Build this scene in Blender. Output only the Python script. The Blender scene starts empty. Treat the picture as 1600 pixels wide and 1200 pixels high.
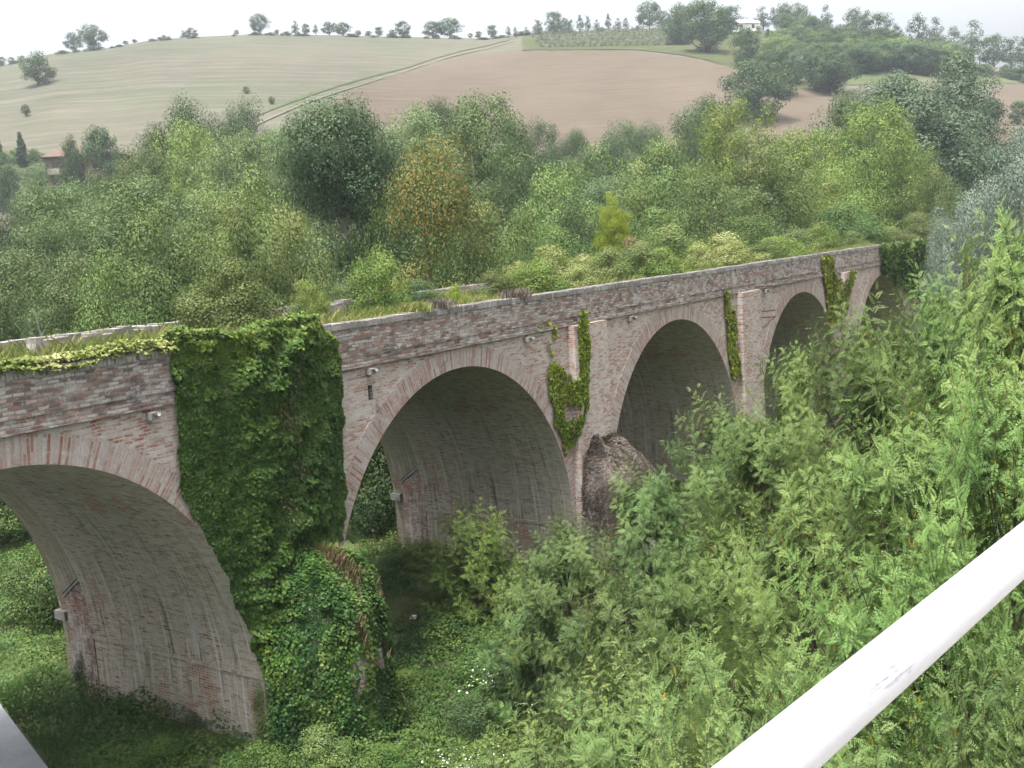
import bpy, math, random
import numpy as np
PI = math.pi
SC = bpy.context.scene
COL = SC.collection

# ------------------------------------------------------------------ camera model (fitted to the place: bridge front face is y=0, x runs along the bridge)
F, PITCH, ROLL, YAW = 1730.61, 0.13252, -0.06306, 0.60346
CX, CY, CZ = -10.745, -19.699, 10.404
FW = np.array([math.cos(YAW), math.sin(YAW)]); RT = np.array([math.sin(YAW), -math.cos(YAW)])

def ray(px, py):
    u = (px - 800) / F; v = (600 - py) / F
    c, s = math.cos(ROLL), math.sin(ROLL)
    u, v = c * u - s * v, s * u + c * v
    fy = math.cos(PITCH) + v * math.sin(PITCH); z = -math.sin(PITCH) + v * math.cos(PITCH)
    d = FW * fy + RT * u
    return np.array([d[0], d[1], z])
def at(px, py, t):
    d = ray(px, py); return np.array([CX, CY, CZ]) + d * t
def at_y(px, py, y):
    d = ray(px, py); t = (y - CY) / d[1]
    return np.array([CX, CY, CZ]) + d * t, t

# ------------------------------------------------------------------ dimensions
X1, S, A, B, ZS = 0.571, 14.573, 6.0, 6.655, 0.31
HP, HC, W, SEAM, GZ = 8.46, 7.287, 8.3, 6.6, -1.5
XL, XR = -21.6, 96.0
ARCHES = list(range(0, 8))
def arch_x(n): return X1 + (n - 1) * S
def pier_x(n): return arch_x(n) + S / 2

# ------------------------------------------------------------------ noise
def _hash(i, j, seed):
    n = (i * 374761393 + j * 668265263 + seed * 974711) & 0xffffffff
    n = ((n ^ (n >> 13)) * 1274126177) & 0xffffffff
    return ((n ^ (n >> 16)) & 0xffff) / 65535.0
def vnoise(x, y, seed=0):
    x = np.asarray(x, float); y = np.asarray(y, float)
    i = np.floor(x).astype(np.int64); j = np.floor(y).astype(np.int64)
    fx = x - i; fy = y - j; fx = fx * fx * (3 - 2 * fx); fy = fy * fy * (3 - 2 * fy)
    a = _hash(i, j, seed); b = _hash(i + 1, j, seed); c = _hash(i, j + 1, seed); d = _hash(i + 1, j + 1, seed)
    return (a * (1 - fx) + b * fx) * (1 - fy) + (c * (1 - fx) + d * fx) * fy
def fbm(x, y, seed=0, o=3):
    r = 0; amp = .5; t = 0
    for k in range(o):
        r = r + amp * vnoise(np.asarray(x) * 2 ** k, np.asarray(y) * 2 ** k, seed + k); t += amp; amp *= .5
    return r / t

# ------------------------------------------------------------------ terrain: flat valley floor, then the hill
RIDGE_PX = [(-600, 150), (-300, 140), (0, 103), (80, 84), (160, 76), (240, 62), (300, 58), (400, 53), (520, 55), (660, 58), (760, 60), (830, 52), (960, 46), (1100, 42),
            (1200, 48), (1300, 60), (1400, 76), (1500, 96), (1600, 112), (1900, 135), (2300, 160)]
_ph, _tn = [], []
for p in RIDGE_PX:
    d = ray(*p); h = d[0] * FW[0] + d[1] * FW[1]; r = d[0] * RT[0] + d[1] * RT[1]
    _ph.append(math.atan2(r, h)); _tn.append(d[2] / math.hypot(d[0], d[1]))
_ph = [-PI, -1.6] + _ph + [1.6, PI]; _tn = [.02, .05] + _tn + [.05, .02]
D1, DR = 80.0, 450.0
T1 = (GZ - CZ) / D1
def ridge_t(phi): return np.interp(phi, _ph, _tn)
def terr_pol(phi, d):
    phi = np.asarray(phi, float); d = np.asarray(d, float)
    R = ridge_t(phi)
    s = np.clip((d - D1) / (DR - D1), 0, 1)
    T = T1 + (R - T1) * (1 - (1 - s) ** 2)
    z = CZ + d * T
    zr = CZ + DR * R - .06 * (d - DR)
    return np.where(d < D1, GZ, np.where(d > DR, zr, z))
def polar(x, y):
    dx, dy = x - CX, y - CY
    return np.arctan2(dx * RT[0] + dy * RT[1], dx * FW[0] + dy * FW[1]), np.hypot(dx, dy)
def cart(phi, d):
    c, s = np.cos(phi), np.sin(phi)
    return CX + d * (FW[0] * c + RT[0] * s), CY + d * (FW[1] * c + RT[1] * s)
def ground_z(x, y):
    p, d = polar(x, y); return terr_pol(p, d)
def px_phi_t(px, py):
    d = ray(px, py); h = d[0] * FW[0] + d[1] * FW[1]; r = d[0] * RT[0] + d[1] * RT[1]
    return math.atan2(r, h), d[2] / math.hypot(d[0], d[1])
def hill_d(px, py):
    phi, t = px_phi_t(px, py); R = float(ridge_t(phi))
    h = min(.9999, max(0.0, (t - T1) / (R - T1))); s = 1 - math.sqrt(1 - h)
    return phi, D1 + s * (DR - D1)
def hill_pt(px, py):
    phi, d = hill_d(px, py); x, y = cart(phi, d); return np.array([x, y, float(terr_pol(phi, d))]), d

# ------------------------------------------------------------------ object helpers
def tag(o, label=None, cat=None, group=None, kind=None):
    if label: o['label'] = label
    if cat: o['category'] = cat
    if group: o['group'] = group
    if kind: o['kind'] = kind
    return o
def empty(name, loc=(0, 0, 0), rz=0, scale=(1, 1, 1)):
    o = bpy.data.objects.new(name, None); o.location = loc; o.rotation_euler = (0, 0, rz); o.scale = scale
    o.empty_display_size = .3; COL.objects.link(o); return o
def mesh_from(name, V, faces=None, quads=None, tris=None, tint=None, uv=None, smooth=False):
    """V (n,3); quads (m,4) array or python faces; tint per-vertex float; uv per-vertex (n,2)."""
    me = bpy.data.meshes.new(name)
    V = np.asarray(V, np.float32)
    if faces is not None:
        me.from_pydata(V.tolist(), [], [list(map(int, f)) for f in faces])
    else:
        Q = np.asarray(quads if quads is not None else tris, np.int32); k = Q.shape[1]
        me.vertices.add(len(V)); me.vertices.foreach_set('co', V.ravel())
        me.loops.add(Q.size); me.loops.foreach_set('vertex_index', Q.ravel())
        me.polygons.add(len(Q)); me.polygons.foreach_set('loop_start', np.arange(0, Q.size, k, dtype=np.int32))
        try: me.polygons.foreach_set('loop_total', np.full(len(Q), k, np.int32))
        except Exception: pass
        me.update(calc_edges=True)
    if tint is not None:
        a = me.attributes.new('tint', 'FLOAT', 'POINT'); a.data.foreach_set('value', np.asarray(tint, np.float32))
    if uv is not None:
        l = me.uv_layers.new(name='UVMap'); idx = np.empty(len(me.loops), np.int32); me.loops.foreach_get('vertex_index', idx)
        l.data.foreach_set('uv', np.asarray(uv, np.float32)[idx].ravel())
    if smooth: me.polygons.foreach_set('use_smooth', np.ones(len(me.polygons), bool))
    me.validate(); me.update(); return me
def put(name, me, m=None, parent=None, loc=(0, 0, 0)):
    o = bpy.data.objects.new(name, me); COL.objects.link(o); o.location = loc
    if m is not None and len(me.materials) == 0: me.materials.append(m)
    if parent is not None: o.parent = parent
    return o

class MB:
    """collects quads with per-vertex uv, makes ONE mesh"""
    def __init__(s): s.V = []; s.F = []; s.U = []
    def quad(s, a, b, c, d, ua=None):
        n = len(s.V); s.V += [a, b, c, d]; s.F.append((n, n + 1, n + 2, n + 3))
        s.U += ua if ua else [(0, 0), (1, 0), (1, 1), (0, 1)]
    def poly(s, pts, uv):
        n = len(s.V); s.V += pts; s.F.append(tuple(range(n, n + len(pts)))); s.U += uv
    def box(s, x0, x1, y0, y1, z0, z1, jit=None):
        c = [(x, y, z) for x in (x0, x1) for y in (y0, y1) for z in (z0, z1)]
        if jit: c = [tuple(v + jit.uniform(-.006, .006) for v in p) for p in c]
        def f(i, j, k, l, ax):
            P = [c[i], c[j], c[k], c[l]]
            s.quad(*P, ua=[((p[0], p[2]) if ax == 'y' else (p[1], p[2]) if ax == 'x' else (p[0], p[1])) for p in P])
        f(0, 4, 5, 1, 'y'); f(6, 2, 3, 7, 'y'); f(2, 0, 1, 3, 'x'); f(4, 6, 7, 5, 'x'); f(1, 5, 7, 3, 'z'); f(2, 6, 4, 0, 'z')
    def grid(s, fn, us, vs, uvfn):
        n = len(s.V); nu, nv = len(us), len(vs)
        for u in us:
            for v in vs: s.V.append(fn(u, v)); s.U.append(uvfn(u, v))
        for i in range(nu - 1):
            for j in range(nv - 1):
                a = n + i * nv + j; s.F.append((a, a + nv, a + nv + 1, a + 1))
    def mesh(s, name, smooth=False): return mesh_from(name, s.V, faces=s.F, uv=s.U, smooth=smooth)
    def build(s, name, m, parent=None, smooth=False): return put(name, s.mesh(name, smooth), m, parent)

def tube(path, radii, n=6):
    """tapered tube -> (V, quads)"""
    P = np.asarray(path, float); V = []; Q = []
    for i, p in enumerate(P):
        t = P[min(i + 1, len(P) - 1)] - P[max(i - 1, 0)]; t = t / (np.linalg.norm(t) + 1e-9)
        a = np.cross(t, [0.3, .9, .1]); a /= np.linalg.norm(a) + 1e-9; b = np.cross(t, a)
        for k in range(n):
            w = 2 * PI * k / n; V.append(p + radii[i] * (math.cos(w) * a + math.sin(w) * b))
    for i in range(len(P) - 1):
        for k in range(n):
            Q.append((i * n + k, i * n + (k + 1) % n, (i + 1) * n + (k + 1) % n, (i + 1) * n + k))
    return np.array(V), np.array(Q, np.int64)
def join(parts):
    V = []; Q = []; n = 0
    for v, q in parts: V.append(v); Q.append(q + n); n += len(v)
    return np.concatenate(V), np.concatenate(Q)

# ------------------------------------------------------------------ materials
class NT:
    def __init__(s, name):
        s.m = bpy.data.materials.new(name); s.m.use_nodes = True; s.t = s.m.node_tree; s.t.nodes.clear()
        s.out = s.n('ShaderNodeOutputMaterial')
    def n(s, typ, ins=None, **kw):
        o = s.t.nodes.new(typ)
        for k, v in kw.items(): setattr(o, k, v)
        if ins:
            for k, v in ins.items():
                if isinstance(v, bpy.types.NodeSocket): s.t.links.new(v, o.inputs[k])
                else: o.inputs[k].default_value = v
        return o
    def noise(s, vec, scale, detail=4, rough=.6, dist=0):
        return s.n('ShaderNodeTexNoise', {'Vector': vec, 'Scale': scale, 'Detail': detail, 'Roughness': rough, 'Distortion': dist}).outputs['Fac']
    def map(s, vec, scale=(1, 1, 1), loc=(0, 0, 0)):
        return s.n('ShaderNodeMapping', {'Vector': vec, 'Scale': scale, 'Location': loc}).outputs[0]
    def ramp(s, fac, stops, interp='LINEAR'):
        r = s.n('ShaderNodeValToRGB', {'Fac': fac}); cr = r.color_ramp; cr.interpolation = interp
        while len(cr.elements) < len(stops): cr.elements.new(.5)
        for e, (p, c) in zip(cr.elements, stops):
            e.position = p; e.color = tuple(c) + (1,) if len(c) == 3 else c
        return r.outputs[0]
    def mix(s, fac, a, b, blend='MIX'):
        o = s.n('ShaderNodeMix', data_type='RGBA', blend_type=blend)
        for k, v in ((0, fac), (6, a), (7, b)):
            if isinstance(v, bpy.types.NodeSocket): s.t.links.new(v, o.inputs[k])
            else: o.inputs[k].default_value = (tuple(v) + (1,)) if isinstance(v, tuple) and len(v) == 3 else v
        return o.outputs[2]
    def math(s, op, a, b=0.0):
        o = s.n('ShaderNodeMath', operation=op)
        for k, v in ((0, a), (1, b)):
            if isinstance(v, bpy.types.NodeSocket): s.t.links.new(v, o.inputs[k])
            else: o.inputs[k].default_value = v
        return o.outputs[0]
    def rng(s, fac, a, b, c=0.0, d=1.0):
        return s.n('ShaderNodeMapRange', {'Value': fac, 'From Min': a, 'From Max': b, 'To Min': c, 'To Max': d}).outputs[0]
    def uv(s): return s.n('ShaderNodeTexCoord').outputs['UV']
    def obj(s): return s.n('ShaderNodeTexCoord').outputs['Object']
    def done(s, col, rough=.9, spec=.2, bump=None, bstr=.5, bdist=.02):
        ins = {'Base Color': col, 'Roughness': rough, 'Specular IOR Level': spec}
        if isinstance(col, tuple): ins['Base Color'] = col + (1,)
        if bump is not None:
            ins['Normal'] = s.n('ShaderNodeBump', {'Height': bump, 'Strength': bstr, 'Distance': bdist}).outputs[0]
        p = s.n('ShaderNodeBsdfPrincipled', ins); s.t.links.new(p.outputs[0], s.out.inputs[0]); return s.m

def brick_mat(name, stops, mortar, bw=.27, bh=.072, ms=.012, lichen=(.42, .41, .40), lich=(.52, .68), stain=(.05, .045, .045), st=(.62, .75), streak=0.0, green=0.0, swap=False, bump=.6, patch=0.0, gain=1.0):
    N = NT(name); uv = N.uv(); ob = N.obj()
    if swap:
        sx = N.n('ShaderNodeSeparateXYZ', {0: uv}); uv = N.n('ShaderNodeCombineXYZ', {0: sx.outputs[1], 1: sx.outputs[0]}).outputs[0]
    wob = N.n('ShaderNodeTexNoise', {'Vector': uv, 'Scale': 1.3, 'Detail': 3}).outputs['Color']
    uvw = N.n('ShaderNodeVectorMath', {0: uv, 1: N.n('ShaderNodeVectorMath', {0: wob, 3: .12}, operation='SCALE').outputs[0]}, operation='ADD').outputs[0]
    br = N.n('ShaderNodeTexBrick', {'Vector': uvw, 'Scale': 1.0, 'Mortar Size': ms, 'Mortar Smooth': .3, 'Bias': 0.0, 'Brick Width': bw, 'Row Height': bh,
                                    'Color1': (0, 0, 0, 1), 'Color2': (1, 1, 1, 1), 'Mortar': (.5, .5, .5, 1)}, offset=.5)
    jn = N.noise(uv, 5.0, 3, .7)
    rnd = N.math('ADD', N.math('MULTIPLY', br.outputs[0], .75), N.math('MULTIPLY', jn, .3))
    c = N.ramp(rnd, stops)
    c = N.mix(br.outputs['Fac'], c, mortar)
    big = N.noise(ob, .55, 5, .65); med = N.noise(ob, 2.6, 5, .75)
    lf = N.rng(N.math('ADD', N.math('MULTIPLY', big, .55), N.math('MULTIPLY', med, .45)), lich[0], lich[1], 0, .8)
    c = N.mix(lf, c, lichen)
    sn = N.noise(N.map(ob, (1, 1, .55), (7, 3, 1)), 1.7, 7, .75)
    c = N.mix(N.rng(sn, st[0], st[1], 0, .85), c, stain)
    if streak:
        low = N.rng(N.n('ShaderNodeSeparateXYZ', {0: ob}).outputs[2], 4.8, 1.2, .30, 1.0)
        s0 = N.noise(N.map(uv, (.5, .16, 1), (2, 8, 0)), 1.0, 5, .7)
        c = N.mix(N.math('MULTIPLY', N.rng(s0, .48, .62, 0, streak * .7), low), c, (.27, .265, .25))
        s1 = N.noise(N.map(uv, (7.5, .30, 1)), 1.0, 5, .65)
        c = N.mix(N.math('MULTIPLY', N.rng(s1, .52, .62, 0, streak), low), c, (.40, .395, .38))
        s2 = N.noise(N.map(uv, (4.5, .26, 1), (11, 4, 0)), 1.0, 6, .7)
        c = N.mix(N.math('MULTIPLY', N.rng(s2, .54, .64, 0, streak * 1.1), low), c, (.04, .04, .042))
        s3 = N.noise(N.map(uv, (.7, .5, 1), (5, 1, 0)), 1.0, 4, .6)
        c = N.mix(N.rng(s3, .60, .64, 0, .75), c, N.mix(br.outputs['Fac'], N.ramp(rnd, [(0, (.16, .065, .045)), (1, (.28, .14, .10))]), mortar))
    if green:
        g = N.noise(ob, .35, 5, .7)
        c = N.mix(N.rng(g, .40, .65, 0, green), c, (.13, .145, .085))
    if patch:
        pn = N.noise(N.map(ob, (1, 1, 2.2), (5, 2, 9)), 3.2, 6, .8)
        c = N.mix(N.rng(pn, .53, .60, 0, patch), c, tuple(min(1, v * 1.12) for v in lichen)); c = N.mix(N.rng(pn, .44, .36, 0, patch * .9), c, stops[1][1])
    fine = N.noise(ob, 22, 3, .7)
    c = N.mix(.35, c, N.ramp(fine, [(.3, (.25, .25, .25)), (.7, (1, 1, 1))]), 'MULTIPLY')
    c = N.mix(1.0, c, (gain, gain * .985, gain * .96), 'MULTIPLY')
    h = N.math('ADD', N.math('MULTIPLY', br.outputs['Fac'], -.6), N.math('ADD', N.math('MULTIPLY', med, .8), N.math('MULTIPLY', br.outputs[0], .35)))
    return N.done(c, .95, .1, h, bump, .03)

M = {}
M['wall'] = brick_mat('wall_brick', [(0, (.13, .055, .04)), (.22, (.24, .10, .07)), (.42, (.29, .19, .155)), (.6, (.33, .29, .27)), (.8, (.38, .36, .35)), (1, (.30, .13, .09))],
                      (.35, .325, .305), bw=.25, bh=.07, lichen=(.42, .39, .37), lich=(.48, .62), st=(.60, .74), patch=.55)
M['parapet'] = brick_mat('parapet_brick', [(0, (.045, .035, .034)), (.22, (.11, .085, .08)), (.42, (.20, .105, .08)), (.62, (.20, .175, .165)), (.85, (.30, .285, .28)), (1, (.22, .10, .07))],
                         (.13, .125, .12), bw=.25, bh=.08, lichen=(.34, .335, .33), lich=(.51, .64), gain=1.15, st=(.55, .68), stain=(.04, .038, .04), patch=.45)
M['ring'] = brick_mat('ring_brick', [(0, (.17, .07, .05)), (.3, (.26, .14, .11)), (.5, (.31, .255, .235)), (.75, (.355, .33, .32)), (1, (.24, .10, .07))], (.30, .28, .27),
                      bw=.62, bh=.08, ms=.014, swap=True, lichen=(.39, .37, .36), lich=(.52, .68), st=(.58, .72), patch=.15)
M['vault'] = brick_mat('vault_brick', [(0, (.055, .042, .032)), (.15, (.11, .078, .056)), (.25, (.20, .155, .12)), (.55, (.26, .23, .19)), (.85, (.31, .29, .255)), (1, (.25, .125, .09))], (.28, .26, .225),
                       bw=.27, bh=.072, ms=.013, lichen=(.30, .305, .26), lich=(.54, .68), st=(.58, .72), streak=.7, green=.25, patch=.3, gain=1.22)
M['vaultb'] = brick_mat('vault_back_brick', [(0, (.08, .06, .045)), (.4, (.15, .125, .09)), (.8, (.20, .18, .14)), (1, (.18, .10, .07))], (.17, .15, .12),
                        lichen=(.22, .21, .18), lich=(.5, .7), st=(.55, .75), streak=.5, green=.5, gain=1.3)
M['red'] = brick_mat('red_brick', [(0, (.10, .05, .038)), (.4, (.19, .10, .075)), (.8, (.22, .165, .135)), (1, (.27, .25, .23))], (.22, .19, .165), lich=(.50, .64), st=(.54, .68), streak=.7, patch=.5)
M['coping'] = brick_mat('coping_brick', [(0, (.10, .09, .09)), (.5, (.19, .18, .175)), (1, (.30, .29, .285))], (.2, .19, .185), bw=.5, bh=.5, lichen=(.36, .36, .355), lich=(.52, .68), st=(.56, .72), bump=.3)

def stone_mat(name, col, var=.35, scale=3.0, bump=.5):
    N = NT(name); o = N.obj(); n = N.noise(o, scale, 6, .7); f = N.noise(o, scale * 6, 3, .6)
    d = tuple(c * (1 - var) for c in col); l = tuple(min(1, c * (1 + var)) for c in col)
    c = N.ramp(n, [(.3, d), (.55, col), (.75, l)]); c = N.mix(.3, c, N.ramp(f, [(.3, (.4, .4, .4)), (.7, (1, 1, 1))]), 'MULTIPLY')
    return N.done(c, .9, .2, n, bump, .02)
M['stone'] = stone_mat('pale_stone', (.46, .45, .43))
M['dullstone'] = stone_mat('dull_stone', (.22, .21, .20))
M['whitestone'] = stone_mat('white_stone', (.72, .71, .70), .15)
M['deck'] = stone_mat('deck_soil', (.20, .16, .095), .4, 1.5)
M['iron'] = stone_mat('rusty_iron', (.07, .045, .035), .4, 9)
M['concrete'] = stone_mat('concrete', (.36, .35, .33), .25, 2)
M['bark'] = stone_mat('bark', (.085, .068, .052), .45, 6)
M['palebark'] = stone_mat('pale_bark', (.33, .32, .29), .35, 5)
M['plaster'] = stone_mat('plaster', (.30, .26, .22), .1, 1.0)
M['whitewall'] = stone_mat('white_plaster', (.78, .77, .75), .06, .5)
M['housebrick'] = stone_mat('house_brick', (.13, .09, .07), .2, 1.2)
M['rooftile'] = stone_mat('roof_tile', (.10, .07, .055), .3, 1.5)
M['glass'] = NT('dark_window').done((.03, .035, .04), .15, .5)

LEAFK = .9
def leaf_mat(name, dark, mid, light, transl=.17, spec=.10, obvar=.28, k=None):
    N = NT(name); k = LEAFK if k is None else k
    dark, mid, light = [tuple(min(.85, v * k) for v in q) for q in (dark, mid, light)]
    t = N.n('ShaderNodeAttribute', attribute_name='tint').outputs['Fac']
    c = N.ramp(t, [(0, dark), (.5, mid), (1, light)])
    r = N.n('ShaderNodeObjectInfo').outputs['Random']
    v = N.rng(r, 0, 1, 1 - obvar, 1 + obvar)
    hs = N.n('ShaderNodeHueSaturation', {'Color': c, 'Value': v, 'Saturation': 1.14, 'Hue': N.rng(N.math('FRACT', N.math('MULTIPLY', r, 7.31)), 0, 1, .488, .512)}).outputs[0]
    p = N.n('ShaderNodeBsdfPrincipled', {'Base Color': hs, 'Roughness': .5, 'Specular IOR Level': spec})
    tr = N.n('ShaderNodeBsdfTranslucent', {'Color': N.mix(.35, hs, (.20, .28, .045))})
    mx = N.n('ShaderNodeMixShader', {0: transl, 1: p.outputs[0], 2: tr.outputs[0]})
    N.t.links.new(mx.outputs[0], N.out.inputs[0]); return N.m
L = {}
L['locust'] = leaf_mat('locust_leaf', (.048, .084, .032), (.112, .166, .062), (.19, .236, .092))
L['locustb_shaded'] = leaf_mat('locust_leaf_blue_shaded', (.038, .068, .028), (.088, .132, .054), (.165, .205, .084))  # bluish locust leaf, darkened to paint shade into the lower trees
L['locustfar'] = leaf_mat('locust_far_leaf', (.044, .084, .032), (.082, .132, .050), (.150, .185, .070))
L['poplar'] = leaf_mat('poplar_leaf', (.046, .075, .030), (.088, .126, .054), (.16, .195, .10))
L['poplardark'] = leaf_mat('poplar_dark_leaf', (.030, .054, .028), (.054, .088, .044), (.125, .16, .095))
L['yellowgreen'] = leaf_mat('yellow_green_leaf', (.064, .102, .032), (.118, .165, .052), (.195, .23, .082))
L['olivegreen'] = leaf_mat('olive_green_leaf', (.050, .078, .030), (.088, .12, .046), (.155, .17, .072))
L['oak'] = leaf_mat('oak_leaf', (.026, .046, .024), (.045, .072, .034), (.080, .110, .050))
L['orange'] = leaf_mat('orange_leaf', (.050, .076, .028), (.095, .112, .040), (.21, .135, .052), obvar=.02)
L['silver'] = leaf_mat('silver_leaf', (.085, .118, .098), (.145, .182, .152), (.24, .275, .235))
L['greywillow'] = leaf_mat('grey_willow_leaf', (.030, .052, .032), (.055, .084, .052), (.115, .145, .098))
L['cypress'] = leaf_mat('cypress_leaf', (.018, .034, .020), (.030, .050, .026), (.045, .07, .035))
L['olive'] = leaf_mat('olive_leaf', (.10, .12, .09), (.155, .175, .135), (.24, .26, .20))
L['ivy'] = leaf_mat('ivy_leaf', (.020, .042, .014), (.045, .080, .024), (.115, .148, .040), obvar=0, k=1.08)
L['ivyyellow'] = leaf_mat('ivy_yellow_leaf', (.060, .085, .018), (.140, .16, .034), (.24, .235, .060), obvar=0, k=1.08)
L['cover'] = leaf_mat('cover_leaf', (.022, .050, .017), (.056, .100, .034), (.130, .168, .058), obvar=.12, k=.88)
L['cream'] = leaf_mat('cream_leaf', (.085, .115, .035), (.155, .175, .062), (.34, .335, .19), obvar=.1)
L['lime'] = leaf_mat('lime_leaf', (.085, .125, .025), (.145, .195, .040), (.23, .26, .070), obvar=.05)
L['dry'] = leaf_mat('dry_grass', (.075, .11, .035), (.15, .16, .06), (.27, .25, .13), obvar=.05, k=.95)
L['brush'] = leaf_mat('dead_brush', (.035, .029, .025), (.085, .072, .062), (.22, .195, .175), transl=.1, obvar=.05, k=1)
L['pink'] = leaf_mat('withered_leaf', (.055, .055, .030), (.115, .088, .055), (.185, .135, .09), obvar=.05)
L['white'] = leaf_mat('white_flower', (.30, .34, .22), (.62, .63, .56), (.85, .85, .82), obvar=0)

# ------------------------------------------------------------------ leaf geometry
def leaf_arrays(rng, C, Nrm, size, aspect=.62, fold=.18, T=None):
    """diamond leaves at centres C, facing Nrm -> V (4n,3), Q (n,4)"""
    n = len(C)
    Nrm = Nrm / (np.linalg.norm(Nrm, axis=1, keepdims=True) + 1e-9)
    if T is None: T = rng.normal(size=(n, 3))
    T = T - Nrm * np.sum(T * Nrm, axis=1, keepdims=True); T /= np.linalg.norm(T, axis=1, keepdims=True) + 1e-9
    Bv = np.cross(Nrm, T); s = np.broadcast_to(np.asarray(size, float), (n,))[:, None] * .5
    V = np.empty((n, 4, 3)); lift = Nrm * s * fold
    V[:, 0] = C - T * s; V[:, 1] = C + Bv * s * aspect + lift - T * s * .1; V[:, 2] = C + T * s; V[:, 3] = C - Bv * s * aspect + lift - T * s * .1
    return V.reshape(-1, 3), np.arange(4 * n).reshape(n, 4)

def sphere_dirs(rng, n):
    v = rng.normal(size=(n, 3)); return v / np.linalg.norm(v, axis=1, keepdims=True)

def crown_data(seed, H, z0, prof, ncl, clr, nl, ls, up=.45, flat=.8, top=.0, light_top=.0, droop=0.0):
    rng = np.random.default_rng(seed)
    tt = np.linspace(.02, .98, 60); pr = np.array([prof(t) for t in tt]); w = (pr + .15) ** 1.4; w /= w.sum()
    t = rng.choice(tt, ncl, p=w) + rng.uniform(-.01, .01, ncl)
    rad = np.interp(t, tt, pr); outer = rng.random(ncl) < .68
    f = np.where(outer, rng.uniform(.72, 1.0, ncl), rng.uniform(.1, .75, ncl))
    th = rng.uniform(0, 2 * PI, ncl)
    lob = 1 + .28 * np.sin(th * 3 + seed) * np.sin(t * 9 + seed * 2) + .12 * np.sin(th * 5 + 2.1 * seed)
    r = np.maximum(0, rad * lob - clr * .45) * f
    cc = np.stack([r * np.cos(th), r * np.sin(th), z0 + t * (H - z0)], 1)
    cr = clr * rng.uniform(.55, 1.35, ncl)
    k = rng.poisson(nl * (cr / clr) ** 2)
    ci = np.repeat(np.arange(ncl), k); n = len(ci)
    d = sphere_dirs(rng, n); rr = cr[ci] * rng.random(n) ** .30
    d[:, 2] *= flat
    C = cc[ci] + d * rr[:, None]
    if droop: C[:, 2] -= droop * (rr / clr) ** 2
    out = C - np.array([0, 0, z0 + .45 * (H - z0)]); out /= np.linalg.norm(out, axis=1, keepdims=True) + 1e-9
    Nn = d * 1.0 + out * .3 + np.array([0, 0, up * .8]) + rng.normal(size=(n, 3)) * .33
    V, Q = leaf_arrays(rng, C, Nn, ls * rng.uniform(.6, 1.3, n))
    ct = np.clip(rng.normal(.45, .17, ncl), 0, 1)
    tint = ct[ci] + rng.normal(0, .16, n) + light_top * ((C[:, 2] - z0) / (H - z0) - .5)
    if top:  # a share of leaves carries the autumn colour, outside and up
        tint = np.clip(tint * .45, 0, 1); q = (C[:, 2] - z0) / (H - z0) + .3 * np.hypot(C[:, 0], C[:, 1]) / pr.max() - .25 * (C[:, 0] / pr.max())
        sel = rng.random(n) < np.clip((q - .55) * top + ct[ci] - .35, 0, .9); tint[sel] = rng.uniform(.6, 1.0, sel.sum())
    return V, Q, np.repeat(np.clip(tint, 0, 1), 4), cc
def trunk_data(seed, H, z0, cc, r0, nl=12, sides=6, top=.86, forks=1):
    rng = np.random.default_rng(seed + 77); parts = []
    for f in range(forks):
        a = rng.uniform(0, 6.28); lean = 0 if forks == 1 else .10 * H
        zs = np.linspace(0, H * top, 7); wob = np.cumsum(rng.normal(0, .012 * H, (7, 2)), 0); wob[0] = 0
        path = np.c_[wob[:, 0] + lean * (zs / H) * math.cos(a), wob[:, 1] + lean * (zs / H) * math.sin(a), zs]
        path[0, 2] = -.25
        rad = r0 * (1 - .88 * (zs / (H * top))) * (1 if forks == 1 else .75); rad[0] *= 1.35
        parts.append(tube(path, rad, sides))
        for c in cc[rng.permutation(len(cc))[:nl // forks]]:
            zb = max(z0 * .55, c[2] - .5 * np.hypot(c[0], c[1]) - .12 * H); zb = min(zb, H * top * .95)
            b = np.array([np.interp(zb, zs, path[:, 0]), np.interp(zb, zs, path[:, 1]), zb])
            m = b * .45 + c * .55 + np.array([0, 0, -.05 * np.linalg.norm(c - b)]) + rng.normal(0, .03 * H * .3, 3)
            rb = max(.012, np.interp(zb, zs, rad) * .55)
            parts.append(tube([b, m, c], [rb, rb * .6, rb * .18], 5))
    return join(parts)

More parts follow.
